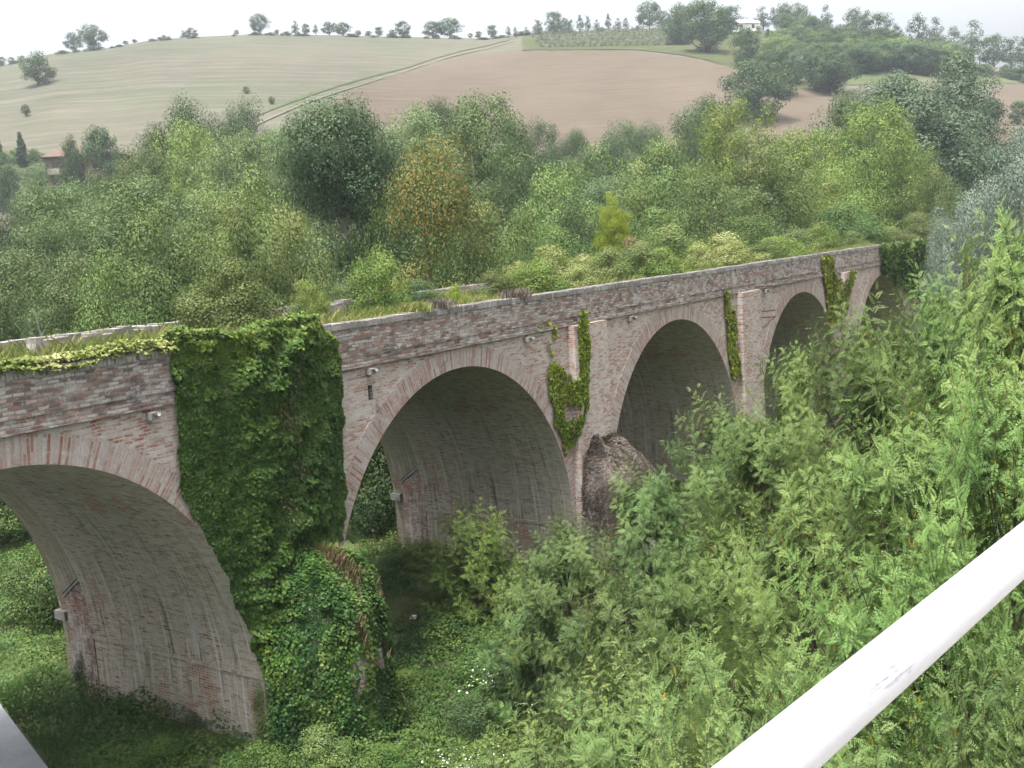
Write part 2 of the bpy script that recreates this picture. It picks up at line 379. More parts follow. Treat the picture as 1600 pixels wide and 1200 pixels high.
# prototypes -----------------------------------------------------------------
def prof_round(R): return lambda t: R * math.sqrt(max(0, 1 - (2 * t - 1) ** 2)) ** .85
def prof_poplar(R): return lambda t: R * (math.sin(PI * min(1, t * .92 + .08) ** .72) ** .62)
def prof_oval(R): return lambda t: R * max(0, 1 - abs((t - .52) / .55) ** 2.3) ** .55
def prof_dome(R): return lambda t: R * math.sqrt(max(0, 1 - t ** 1.9))
def prof_spire(R): return lambda t: R * (math.sin(PI * (t * .93 + .06) ** .6) ** .8)
def prof_locust(R): return lambda t: R * (math.sin(PI * min(1, t * .9 + .07) ** .9) ** .7)
PROTO = {}
def make_proto(kind, var, H, z0, prof, R, ncl, clr, nl, ls, bark, r0=.2, single=False, forks=1, **kw):
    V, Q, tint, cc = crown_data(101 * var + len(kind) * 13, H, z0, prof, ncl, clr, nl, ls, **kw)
    tv, tq = trunk_data(var * 31 + 5, H, z0, cc, r0, forks=forks)
    Hn = float(np.percentile(V[:, 2], 99.3)); Rn = float(np.percentile(np.hypot(V[:, 0], V[:, 1]), 97))
    if single:
        n = len(V); me = mesh_from(kind, np.concatenate([V, tv]), quads=np.concatenate([Q, tq + n]), tint=np.concatenate([tint, np.zeros(len(tv))]))
        mi = np.zeros(len(me.polygons), np.int32); mi[len(Q):] = 1
        me.materials.append(L['oak']); me.materials.append(bark); me.polygons.foreach_set('material_index', mi)
        PROTO.setdefault(kind, []).append((Hn, 2 * Rn, me, None, bark))
    else:
        me = mesh_from(kind + '_crown', V, quads=Q, tint=tint); me.materials.append(L['oak'])
        mt = mesh_from(kind + '_trunk', tv, quads=tq, smooth=True); mt.materials.append(bark)
        PROTO.setdefault(kind, []).append((Hn, 2 * Rn, me, mt, bark))
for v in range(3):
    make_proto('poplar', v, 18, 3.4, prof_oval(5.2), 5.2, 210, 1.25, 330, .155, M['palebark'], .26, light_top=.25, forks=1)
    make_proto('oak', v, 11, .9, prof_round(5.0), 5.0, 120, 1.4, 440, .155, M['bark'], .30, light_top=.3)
    make_proto('locustfar', v, 11, 1.2, prof_locust(4.4), 4.4, 120, 1.35, 470, .135, M['bark'], .18, flat=.55, up=.7, light_top=.3)
    make_proto('bush', v, 3.0, .0, prof_dome(1.9), 1.9, 60, .62, 230, .095, M['bark'], .05, light_top=.35)
    make_proto('faroak', v, 10, .3, prof_round(5.2), 5.2, 90, 1.5, 120, .38, M['bark'], .3, single=True, light_top=.35)
    make_proto('farbush', v, 6.0, .0, prof_dome(3.8), 3.8, 60, 1.0, 60, .36, M['bark'], .12, single=True, light_top=.35)
    make_proto('farround', v, 9, .9, prof_round(3.9), 3.9, 70, 1.15, 60, .40, M['bark'], .26, single=True, light_top=.3)
    make_proto('fartall', v, 11, 1.3, prof_poplar(2.9), 2.9, 52, 1.0, 50, .36, M['bark'], .2, single=True)
    make_proto('olive', v, 3.6, .7, prof_round(1.7), 1.7, 18, .6, 24, .26, M['bark'], .12, single=True)
make_proto('orange', 0, 14, .6, prof_locust(4.2), 4.2, 105, 1.35, 600, .12, M['bark'], .2, top=.55)
make_proto('silver', 0, 13, 1.0, prof_round(6.2), 6.2, 220, 1.25, 620, .115, M['bark'], .3, light_top=.3, droop=.35)
make_proto('willow', 0, 20, 1.5, prof_poplar(6.2), 6.2, 190, 1.7, 520, .21, M['bark'], .4, light_top=.35, droop=.5)
make_proto('willow', 1, 20, 1.5, prof_locust(5.6), 5.6, 180, 1.7, 520, .21, M['bark'], .4, light_top=.35, droop=.5)
make_proto('forked', 0, 18, 12.2, prof_round(4.3), 4.3, 110, 1.25, 340, .155, M['palebark'], .30, forks=2, light_top=.25)
make_proto('cypress', 0, 12, .4, prof_spire(1.25), 1.25, 150, .5, 90, .26, M['bark'], .15, single=True)

RNG = random.Random(11)
NICE = {'forked': 'poplar_tree', 'poplar': 'poplar_tree', 'oak': 'oak_tree', 'locustfar': 'locust_tree', 'bush': 'shrub', 'farbush': 'bush', 'farround': 'hill_tree', 'faroak': 'hill_oak', 'fartall': 'hill_tree', 'olive': 'olive_tree',
        'orange': 'autumn_tree', 'silver': 'silver_willow', 'willow': 'willow_tree', 'cypress': 'cypress_tree'}
def plant(kind, base, h, w, mat, label, cat='tree', group=None, var=None, name=None, rz=None):
    P = PROTO[kind]; H, Wd, me, mt, bark = P[(var if var is not None else RNG.randrange(100)) % len(P)]
    sz = h / H; sx = w / Wd; rz = RNG.uniform(0, 6.28) if rz is None else rz
    nm = name or NICE[kind]
    if mt is None:
        o = bpy.data.objects.new(nm, me); COL.objects.link(o); o.location = base; o.rotation_euler = (0, 0, rz); o.scale = (sx, sx, sz); c = o
    else:
        o = empty(nm, base, rz, (sx, sx, sz))
        c = bpy.data.objects.new('crown' if cat == 'tree' else 'foliage', me); COL.objects.link(c); c.parent = o
        t = bpy.data.objects.new('trunk' if cat == 'tree' else 'stem', mt); COL.objects.link(t); t.parent = o
    c.material_slots[0].link = 'OBJECT'; c.material_slots[0].material = L[mat]
    tag(o, label, cat, group); return o
def tree_px(kind, px, py, t, wpx, mat, label, **kw):
    """a tree whose top stands at pixel (px, py) seen at depth t, with its base on the terrain below"""
    if kw.get('group') in ('trees of the wood behind the viaduct', 'filler trees of the wood') and kind != 'silver':
        while at(px, py, t)[1] < W + 1.5 + .30 * wpx * t / F: t += 2
    top = at(px, py, t); gz = float(ground_z(top[0], top[1]))
    h = top[2] - gz; w = wpx * t / F
    if kind in ('oak', 'locustfar', 'willow'): w = max(1.08 * w, (.60 if kw.get('group') == 'filler trees of the wood' else .42) * h)
    if kind == 'poplar': w = max(1.12 * w, .38 * h)
    return plant(kind, (top[0], top[1], gz - .1), h, w, mat, label, **kw)
def hill_tree(kind, px, pyb, hpx, wpx, mat, label, **kw):
    b, d = hill_pt(px, pyb); t = d * .97
    return plant(kind, (b[0], b[1], b[2] - .1), hpx * t / F, wpx * t / F, mat, label, **kw)

# ================================================================== SETTING
def terrain_materials():
    N = NT('valley_soil'); o = N.obj()
    a = N.noise(o, .35, 6, .7); b = N.noise(o, 3.0, 5, .7)
    c = N.ramp(a, [(.3, (.030, .045, .018)), (.5, (.055, .075, .028)), (.68, (.105, .095, .05))])
    c = N.mix(N.rng(b, .5, .75, 0, .6), c, (.09, .075, .05)); M['soil'] = N.done(c, 1, .05, b, .7, .1)
    ang = math.atan2(RT[1], RT[0])
    def field(name, stops, rows=None, patch=None, rowcol=None):
        N = NT(name); o = N.obj()
        m = N.n('ShaderNodeMapping', {'Vector': o, 'Rotation': (0, 0, -ang)}).outputs[0]
        a = N.noise(N.map(m, (1, .6, 1)), .018, 6, .65); b = N.noise(N.map(m, (.25, 1.3, 1)), .35, 5, .75)
        c = N.ramp(N.math('ADD', N.math('MULTIPLY', a, .6), N.math('MULTIPLY', b, .4)), stops)
        if patch:
            p = N.noise(N.map(m, (.7, 1.6, 1), (3, 9, 0)), .014, 7, .75)
            c = N.mix(N.rng(p, .47, .62, 0, .45), c, patch)
        if rows:
            w = N.n('ShaderNodeTexWave', {'Vector': N.map(m, (.16, 1, 1)), 'Scale': rows, 'Distortion': 9.0, 'Detail': 3, 'Detail Scale': 1.5}, bands_direction='Y').outputs['Fac']
            g = N.noise(N.map(m, (.3, 1, 1)), .22, 5, .8)
            c = N.mix(N.math('MULTIPLY', N.rng(w, .5, .95, 0, .6), N.rng(g, .40, .56, 0, 1)), c, rowcol)
        return N.done(c, 1, .03)
    M['stubble'] = field('stubble_field', [(.38, (.050, .050, .036)), (.5, (.066, .063, .047)), (.62, (.081, .075, .057))], .05, (.046, .064, .032), (.096, .093, .075))
    M['plough'] = field('ploughed_earth', [(.38, (.054, .043, .032)), (.5, (.069, .056, .042)), (.64, (.085, .069, .053))], .09, None, (.083, .068, .053))
    M['meadow'] = field('meadow_green', [(.38, (0.037, 0.052, 0.022)), (.5, (0.052, 0.064, 0.030)), (.62, (0.074, 0.074, 0.045))])
    M['scrubland'] = field('scrub_ground', [(.35, (0.027, 0.037, 0.015)), (.5, (0.042, 0.050, 0.022)), (.65, (0.064, 0.064, 0.035))])
    M['trackm'] = field('track_pale', [(.35, (.085, .076, .060)), (.65, (.105, .095, .076))])
    N = NT('asphalt'); o = N.obj(); a = N.noise(o, .8, 5, .7); b = N.noise(o, 40, 2, .6)
    M['asphalt'] = N.done(N.mix(.35, N.ramp(a, [(.3, (.20, .215, .23)), (.7, (.28, .295, .31))]), N.ramp(b, [(.3, (.4, .4, .4)), (.7, (1, 1, 1))]), 'MULTIPLY'), .9, .2, b, .3, .01)
terrain_materials()

def build_terrain():
    ph = np.concatenate([np.linspace(-PI, -.85, 40)[:-1], np.linspace(-.85, .85, 240), np.linspace(.85, PI, 40)[1:]])
    dd = np.concatenate([[0.5], np.linspace(4, 80, 24), np.linspace(84, 450, 90), [452, 456, 462, 475, 500, 560, 700, 1000]])
    PH, DD = np.meshgrid(ph, dd, indexing='ij'); X, Y = cart(PH, DD); Z = terr_pol(PH, DD)
    near = np.clip(1 - DD / 70, 0, 1); Z = Z + near * .25 * (fbm(X * .35, Y * .35, 5) - .5)
    n1, n2 = PH.shape; V = np.stack([X, Y, Z], -1).reshape(-1, 3)
    i, j = np.meshgrid(np.arange(n1 - 1), np.arange(n2 - 1), indexing='ij'); a = (i * n2 + j).ravel()
    Q = np.stack([a, a + n2, a + n2 + 1, a + 1], 1)[:, ::-1]
    me = mesh_from('terrain', V, quads=Q, smooth=True); me.materials.append(M['soil']); me.materials.append(M['stubble'])
    dq = DD[:-1, :-1].ravel(); me.polygons.foreach_set('material_index', (dq > 150).astype(np.int32)); me.update()
    o = put('ground', me); tag(o, 'green valley floor rising to a bare stubble hill', kind='structure')
build_terrain()

def field_sheet(name, top, bot, mat, label, lift=.15, ncol=140, nrow=24):
    tp = [hill_d(*p) for p in top]; bp = [hill_d(*p) for p in bot]
    p0 = max(tp[0][0], bp[0][0]); p1 = min(tp[-1][0], bp[-1][0]); ph = np.linspace(p0, p1, ncol)
    dt = np.interp(ph, [p[0] for p in tp], [p[1] for p in tp]); db = np.interp(ph, [p[0] for p in bp], [p[1] for p in bp])
    dt = dt + 3.0 * (fbm(ph * 60, ph * 0, 3) - .5); db = np.minimum(db, dt - .5)
    k = np.linspace(0, 1, nrow); DD = db[:, None] * (1 - k) + dt[:, None] * k; PH = np.repeat(ph[:, None], nrow, 1)
    X, Y = cart(PH, DD); Z = terr_pol(PH, DD) + lift; V = np.stack([X, Y, Z], -1).reshape(-1, 3)
    i, j = np.meshgrid(np.arange(ncol - 1), np.arange(nrow - 1), indexing='ij'); a = (i * nrow + j).ravel()
    o = put(name, mesh_from(name, V, quads=np.stack([a, a + nrow, a + nrow + 1, a + 1], 1)[:, ::-1], smooth=True), M[mat]); tag(o, label, kind='structure')
field_sheet('ploughed_field', [(470, 190), (560, 138), (640, 112), (740, 84), (815, 81), (900, 79), (1000, 82), (1080, 92), (1160, 112)],
            [(470, 194), (600, 230), (800, 245), (1000, 245), (1160, 215)], 'plough', 'bare ploughed brown field on the hill')
field_sheet('ploughed_field', [(1165, 165), (1220, 143), (1300, 140), (1350, 150)], [(1165, 225), (1350, 225)], 'plough', 'small ploughed patch between dark oaks')
field_sheet('ploughed_field', [(1545, 140), (1600, 131), (1750, 128)], [(1545, 225), (1750, 235)], 'plough', 'ploughed field beside the tall willows')
field_sheet('meadow', [(1325, 118), (1400, 108), (1460, 104), (1540, 108), (1620, 122)], [(1325, 134), (1450, 132), (1620, 131)], 'meadow', 'narrow green meadow below the skyline trees')
field_sheet('grass_strip', [(380, 190), (470, 152), (560, 124), (640, 104), (740, 75), (800, 61)], [(380, 193), (470, 156), (560, 127), (640, 106), (740, 76.6), (800, 62)], 'meadow', 'green grass strip along the field track', .2)
field_sheet('track', [(400, 196), (470, 164), (560, 134), (640, 110), (740, 80.5), (805, 64)], [(400, 198.6), (470, 166.4), (560, 135.8), (640, 111), (740, 81.5), (805, 64.8)], 'trackm', 'pale dirt track climbing the hill', .28)
field_sheet('orchard_ground', [(815, 58), (900, 52), (1060, 46), (1130, 46)], [(815, 80), (1000, 79), (1060, 86), (1130, 102)], 'scrubland', 'green ground under the olive grove', .22)
field_sheet('scrubland', [(1125, 46), (1200, 50), (1300, 62), (1400, 79), (1500, 99), (1600, 115), (1750, 128)], [(1125, 104), (1230, 145), (1320, 135), (1450, 112), (1560, 112), (1750, 134)], 'scrubland', 'scrub covered bank under the hill wood', .1)
field_sheet('track', [(1525, 101), (1590, 115)], [(1525, 106), (1590, 120)], 'trackm', 'short pale road cutting on the ridge', .35, 40, 6)
field_sheet('bank', [(-20, 232), (100, 245), (200, 240), (330, 225), (480, 200)], [(-20, 330), (200, 330), (480, 330)], 'scrubland', 'grassy foot of the hill behind the wood', .12)

def build_road():
    b = MB(); e = np.array([[1.2, -14.0], [2.0, -4.0], [3.05, 3.5], [4.9, 8.8], [8.2, 17.0], [13, 27]])
    n = len(e); ys = np.linspace(0, n - 1, 40); P = np.stack([np.interp(ys, range(n), e[:, 0]), np.interp(ys, range(n), e[:, 1])], 1)
    for k in range(39):
        a, c = P[k], P[k + 1]; q = (c - a) / np.linalg.norm(c - a); nr = np.array([-q[1], q[0]]) * 4.2
        b.quad((a[0], a[1], GZ + .14), (c[0], c[1], GZ + .14), (c[0] + nr[0], c[1] + nr[1], GZ + .14), (a[0] + nr[0], a[1] + nr[1], GZ + .14))
    o = b.build('road', M['asphalt']); tag(o, 'grey asphalt lane passing below the first arch', kind='structure')
build_road()

# ================================================================== VIADUCT
bridge = empty('viaduct', (0, 0, GZ)); tag(bridge, 'old brick arch viaduct striding across the wooded valley', 'viaduct')
bridge.location = (0, 0, 0)
def arch_z(x, n, a=A, b=B):
    t = 1 - ((x - arch_x(n)) / a) ** 2
    return b * math.sqrt(t) if t > 0 else 0.0
def wall_face(y, a, bb, flip, hole=None):
    b = MB(); zb = GZ - 1
    def col(x0, x1, l0, l1):
        rows = 5
        if hole and x0 > hole[0] - .01 and x1 < hole[1] + .01:
            segs = [(0, l0, l1, hole[2], hole[2]), (0, hole[3], hole[3], HC, HC)]
            for _, p, q, r, s in segs: b.quad((x0, y, p), (x1, y, q), (x1, y, s), (x0, y, r), ua=[(x0, p), (x1, q), (x1, s), (x0, r)])
            return
        for k in range(rows):
            f0, f1 = k / rows, (k + 1) / rows
            z = [l0 + (HC - l0) * f0, l1 + (HC - l1) * f0, l1 + (HC - l1) * f1, l0 + (HC - l0) * f1]
            P = [(x0, y, z[0]), (x1, y, z[1]), (x1, y, z[2]), (x0, y, z[3])]; u = [(p[0], p[2]) for p in P]
            if flip: P, u = P[::-1], u[::-1]
            b.quad(*P, ua=u)
    xs = XL
    for n in ARCHES:
        xc = arch_x(n)
        if xs < xc - a - .01: col(xs, xc - a, zb, zb)
        X = [xc - a * math.cos(t) for t in np.linspace(0, PI, 45)]
        if hole and X[0] < hole[0] < X[-1]: X = sorted([x for x in X if not hole[0] - .05 < x < hole[1] + .05] + [hole[0], hole[1]])
        for p, q in zip(X[:-1], X[1:]): col(p, q, arch_z(p, n, a, bb), arch_z(q, n, a, bb))
        xs = xc + a
    col(xs, XR, zb, zb)
    return b
hole = (11.09, 11.27, 6.32, 6.72)
wall_face(0, A, B, False, hole).build('wall', M['wall'], bridge)
b = MB()
x0, x1, z0, z1 = hole
b.quad((x0, .3, z0), (x1, .3, z0), (x1, .3, z1), (x0, .3, z1)); b.quad((x0, 0, z0), (x0, .3, z0), (x0, .3, z1), (x0, 0, z1)); b.quad((x1, .3, z0), (x1, 0, z0), (x1, 0, z1), (x1, .3, z1))
b.quad((x0, 0, z0), (x1, 0, z0), (x1, .3, z0), (x0, .3, z0)); b.quad((x0, .3, z1), (x1, .3, z1), (x1, 0, z1), (x0, 0, z1)); b.build('hole', M['red'], bridge)
A2, B2 = A + .2, B + .2
wb = wall_face(W, A2, B2, True)
wb.quad((XL, 0, GZ - 1), (XL, 0, HC), (XL, W, HC), (XL, W, GZ - 1)); wb.quad((XR, 0, GZ - 1), (XR, W, GZ - 1), (XR, W, HC), (XR, 0, HC))
wb.build('back_wall', M['wall'], bridge)
def arc_pts(n, a, bb, zb=GZ - 1, k=56):
    xc = arch_x(n); P = [(xc - a, zb)] + [(xc - a * math.cos(t), bb * math.sin(t)) for t in np.linspace(0, PI, k)] + [(xc + a, zb)]
    d = [0.0]
    for p, q in zip(P[:-1], P[1:]): d.append(d[-1] + math.hypot(q[0] - p[0], q[1] - p[1]))
    return P, d
for n in ARCHES:
    P, d = arc_pts(n, A, B); b = MB(); ii = list(range(len(P)))
    b.grid(lambda i, y: (P[i][0], y, P[i][1]), ii, np.linspace(0, SEAM, 5), lambda i, y: (y, d[i])); b.build('vault', M['vault'], bridge, smooth=True)
    P2, d2 = arc_pts(n, A2, B2); b = MB()
    b.grid(lambda i, y: (P2[i][0], y, P2[i][1]), ii, np.linspace(SEAM, W, 3), lambda i, y: (y, d2[i]))
    b.grid(lambda i, v: ((P[i][0], SEAM, P[i][1]) if v == 0 else (P2[i][0], SEAM, P2[i][1])), ii, [0, 1], lambda i, v: (v * .2, d[i]))
    b.build('rear_vault', M['vaultb'], bridge, smooth=False)
    # voussoir ring, 4 cm proud of the wall, its outer edge a little uneven
    b = MB(); xc = arch_x(n); T = np.linspace(0, PI, 130); tr = .62; rr = random.Random(n); al = 0; pts = []
    for k, t in enumerate(T):
        pi_ = (xc - A * math.cos(t), B * math.sin(t)); nx, nz = -math.cos(t) / A, math.sin(t) / B; l = math.hypot(nx, nz)
        th = tr + rr.uniform(-.03, .03); po = (pi_[0] + nx / l * th, pi_[1] + nz / l * th)
        if k: al += math.hypot(pi_[0] - pts[-1][0][0], pi_[1] - pts[-1][0][1])
        pts.append((pi_, po, al))
    yf = -.018
    for p, q in zip(pts[:-1], pts[1:]):
        b.quad((p[0][0], yf, p[0][1]), (q[0][0], yf, q[0][1]), (q[1][0], yf, q[1][1]), (p[1][0], yf, p[1][1]), ua=[(p[2], 0), (q[2], 0), (q[2], tr), (p[2], tr)])
        b.quad((p[1][0], yf, p[1][1]), (q[1][0], yf, q[1][1]), (q[1][0], .0, q[1][1]), (p[1][0], .0, p[1][1]), ua=[(p[2], tr), (q[2], tr), (q[2], tr + .04), (p[2], tr + .04)])
        b.quad((p[0][0], .0, p[0][1]), (q[0][0], .0, q[0][1]), (q[0][0], yf, q[0][1]), (p[0][0], yf, p[0][1]), ua=[(p[2], -.04), (q[2], -.04), (q[2], 0), (p[2], 0)])
    b.build('arch_ring', M['ring'], bridge)
    for sgn in (-1, 1):   # spring course along each jamb
        xj = xc + sgn * A; b = MB(); b.box(min(xj, xj - sgn * .05), max(xj, xj - sgn * .05), .01, SEAM - .01, ZS - .05, ZS + .04); b.build('spring_course', M['vault'], bridge)
        xq = xc + sgn * A2; b = MB(); xi = xc + sgn * (A - .02); xa, xb = min(xi, xq), max(xi, xq)
        za = GZ - .6
        # stump of the old rear cutwater: red brick with a sloping white stone cap
        y0, y1 = SEAM + .02, SEAM + 1.1; zt0, zt1 = 2.05, 1.3
        for x in (xa, xb):
            Pq = [(x, y0, za), (x, y1, za), (x, y1, zt1), (x, y0, zt0)]; b.quad(*Pq, ua=[(p[1], p[2]) for p in Pq])
        b.quad((xa, y1, za), (xb, y1, za), (xb, y1, zt1), (xa, y1, zt1)); b.quad((xa, y0, za), (xb, y0, za), (xb, y0, zt0), (xa, y0, zt0))
        st = b.build('stump', M['red'], bridge)
        b = MB(); xo = xi - sgn * .05
        for dz in (0, .12): b.quad((xo, y0, zt0 + dz), (xq, y0, zt0 + dz), (xq, y1 + .05, zt1 + dz - .04), (xo, y1 + .05, zt1 + dz - .04))
        b.quad((xo, y0, zt0), (xo, y0, zt0 + .08), (xo, y1 + .05, zt1 + .04), (xo, y1 + .05, zt1 - .04)); b.quad((xo, y0, zt0), (xq, y0, zt0), (xq, y0, zt0 + .12), (xo, y0, zt0 + .12))
        b.quad((xo, y1 + .05, zt1 - .04), (xq, y1 + .05, zt1 - .04), (xq, y1 + .05, zt1 + .08), (xo, y1 + .05, zt1 + .08))
        b.build('stone_cap', M['dullstone'], st)
        b = MB(); b.box(min(xq, xq - sgn * .22), max(xq, xq - sgn * .22), W - .45, W + .03, .55, .80); b.build('impost', M['dullstone'], bridge)
# parapets, courses, coping
def long_box(y0, y1, z0, z1, jz=.0, step=1.5, seed=0):
    b = MB(); r = random.Random(seed); xs = np.arange(XL, XR + .01, step); jj = [(r.uniform(-jz, jz), r.uniform(-jz, jz)) for _ in xs]
    for i in range(len(xs) - 1):
        xa, xb = xs[i], xs[i + 1]; (a0, a1), (c0, c1) = jj[i], jj[i + 1]
        for (p, q, ax) in (((y0, z0), (y0, z1), 'f'), ((y0, z1), (y1, z1), 't'), ((y1, z1), (y1, z0), 'b'), ((y1, z0), (y0, z0), 'u')):
            def pt(x, yz, j): return (x, yz[0] + (j[0] if yz[0] == y0 else 0), yz[1] + (j[1] if yz[1] == z1 else 0))
            P = [pt(xa, p, jj[i]), pt(xb, p, jj[i + 1]), pt(xb, q, jj[i + 1]), pt(xa, q, jj[i])]
            k = 2 if ax in 'fb' else 1
            b.quad(*P, ua=[(v[0], v[k]) for v in P])
    for x in (XL, XR): b.quad((x, y0, z0), (x, y1, z0), (x, y1, z1), (x, y0, z1))
    return b
long_box(-.055, .42, HC + .005, HP - .165, .008, .8, 1).build('parapet', M['parapet'], bridge)
long_box(W - .42, W + .05, HC + .005, HP - .165, .008, .8, 2).build('parapet', M['parapet'], bridge)
long_box(-.10, -.002, HC - .03, HC + .075, .012, .55, 3).build('cornice', M['parapet'], bridge)
long_box(-.078, -.057, HC + .25, HC + .335, .014, .55, 4).build('string_course', M['parapet'], bridge)
def coping(y0, y1, x0, x1, seed, wx=.085):
    b = MB(); r = random.Random(seed); x = x0; sag = 0
    while x < x1:
        w = wx * r.uniform(.85, 1.2)
        if r.random() > .025:
            sag = .9 * sag + r.uniform(-.006, .006); t = HP + sag + r.uniform(-.012, .012)
            if r.random() < .04: t -= r.uniform(.02, .07)
            b.box(x + .004, x + w - .004, y0 + r.uniform(-.015, .015), y1 + r.uniform(-.015, .015), HP - .163, t)
        x += w
    return b
coping(-.075, .40, XL, XR, 5).build('coping', M['coping'], bridge)
coping(W - .40, W + .075, XL, XR, 6, .17).build('coping', M['coping'], bridge)
b = MB(); b.quad((XL, .4, HP - .42), (XR, .4, HP - .42), (XR, W - .4, HP - .42), (XL, W - .4, HP - .42)); b.build('deck', M['deck'], bridge)
for (xa, xb, sd) in ((5.6, 9.6, 1), (14.6, 19.5, 2)):   # broken stubs of the older back parapet
    b = MB(); r = random.Random(sd); x = xa
    while x < xb:
        w = r.uniform(.2, .45); b.box(x, x + w, SEAM - .45, SEAM - .02, HP - .45, HP + .13 + r.uniform(-.12, .03)); x += w + .003
    b.build('broken_parapet', M['coping'], bridge)
# pilasters and cutwaters on the piers
PW, PYF = 1.12, -.30
for n in range(0, 6):
    xp = pier_x(n); b = MB(); zt, zb = HC - .035, GZ - 1
    def px_(z): return PW + .10 * (zt - z) / (zt - zb)
    zz = np.linspace(zb, zt, 8)
    for p, q in zip(zz[:-1], zz[1:]):
        for (xa, ya, xb, yb) in ((-1, PYF, 1, PYF), (-1, -.002, -1, PYF), (1, PYF, 1, -.002)):
            P = [(xp + xa * px_(p), ya, p), (xp + xb * px_(p), yb, p), (xp + xb * px_(q), yb, q), (xp + xa * px_(q), ya, q)]
            b.quad(*P, ua=[(v[0] + v[1], v[2]) for v in P])
    b.quad((xp - PW, PYF, zt), (xp + PW, PYF, zt), (xp + PW, 0, zt), (xp - PW, 0, zt)); b.build('pilaster', M['wall'], bridge)
def cut_pt(xp, a, v, hw=1.36, pr=1.7, z1=1.2, dome=1.75):
    xp = xp + .22
    if v <= 1: k, z = 1 + .20 * (1 - v), (GZ - .6) + v * (z1 - GZ + .6)
    else: w = (v - 1) * PI / 2; k, z = math.cos(w) ** .9 if v < 2 else 0.0, z1 + dome * math.sin(w)
    return (xp + hw * math.cos(a) * (k * .92 + .08), PYF - .01 - pr * math.sin(a) * k, z)
for n in (1, 2):
    xp = pier_x(n); b = MB()
    b.grid(lambda a, v: cut_pt(xp, a, v), np.linspace(PI, 2 * PI, 26) - PI, np.concatenate([np.linspace(0, 1, 8), np.linspace(1.1, 2, 10)]), lambda a, v: (a * 1.6, v * 2.2))
    b.build('cutwater', M['red'] if n == 2 else M['wall'], bridge, smooth=True)
# drain spouts, iron bracket
for (px, py) in ((250, 643), (590, 572), (835, 528), (995, 490), (1205, 465)):
    p, _ = at_y(px, py, -.35); b = MB(); r = random.Random(px); x, z = p[0], 7.10
    b.box(x - .11, x + .09, -.20, -.003, z - .09, z + .07, r); s = b.build('drain_spout', M['dullstone'], bridge)
    b = MB()
    for k in range(8):
        a0, a1 = PI + PI * k / 8, PI + PI * (k + 1) / 8
        for (ra, rb) in ((.075, .075), (.05, .05)):
            b.quad((x + ra * math.cos(a0), -.32, z + .05 + ra * math.sin(a0)), (x + ra * math.cos(a1), -.32, z + .05 + ra * math.sin(a1)),
                   (x + rb * math.cos(a1), -.20, z + .07 + rb * math.sin(a1)), (x + rb * math.cos(a0), -.20, z + .07 + rb * math.sin(a0)))
        b.quad(*[(x + q * math.cos(w), -.32, z + .05 + q * math.sin(w)) for q, w in ((.05, a0), (.075, a0), (.075, a1), (.05, a1))])
    b.build('spout_lip', M['dullstone'], s)
def bar(a, c, r=.035): return tube([a, c], [r, r], 4)
p, _ = at_y(1180, 487, -.05); x, z = p[0], p[2]
v, q = join([bar((x, -.01, z), (x + .75, -.75, z)), bar((x, -.01, z - .3), (x + .75, -.75, z - .3)), bar((x + .7, -.7, z - .32), (x, -.01, z - 1.1)), bar((x, -.03, z + .1), (x, -.03, z - 1.25), .05),
             bar((x, -.01, z + 1.15), (x + .75, -.6, z + 1.15))])
put('iron_bracket', mesh_from('iron_bracket', v, quads=q), M['iron'], bridge)

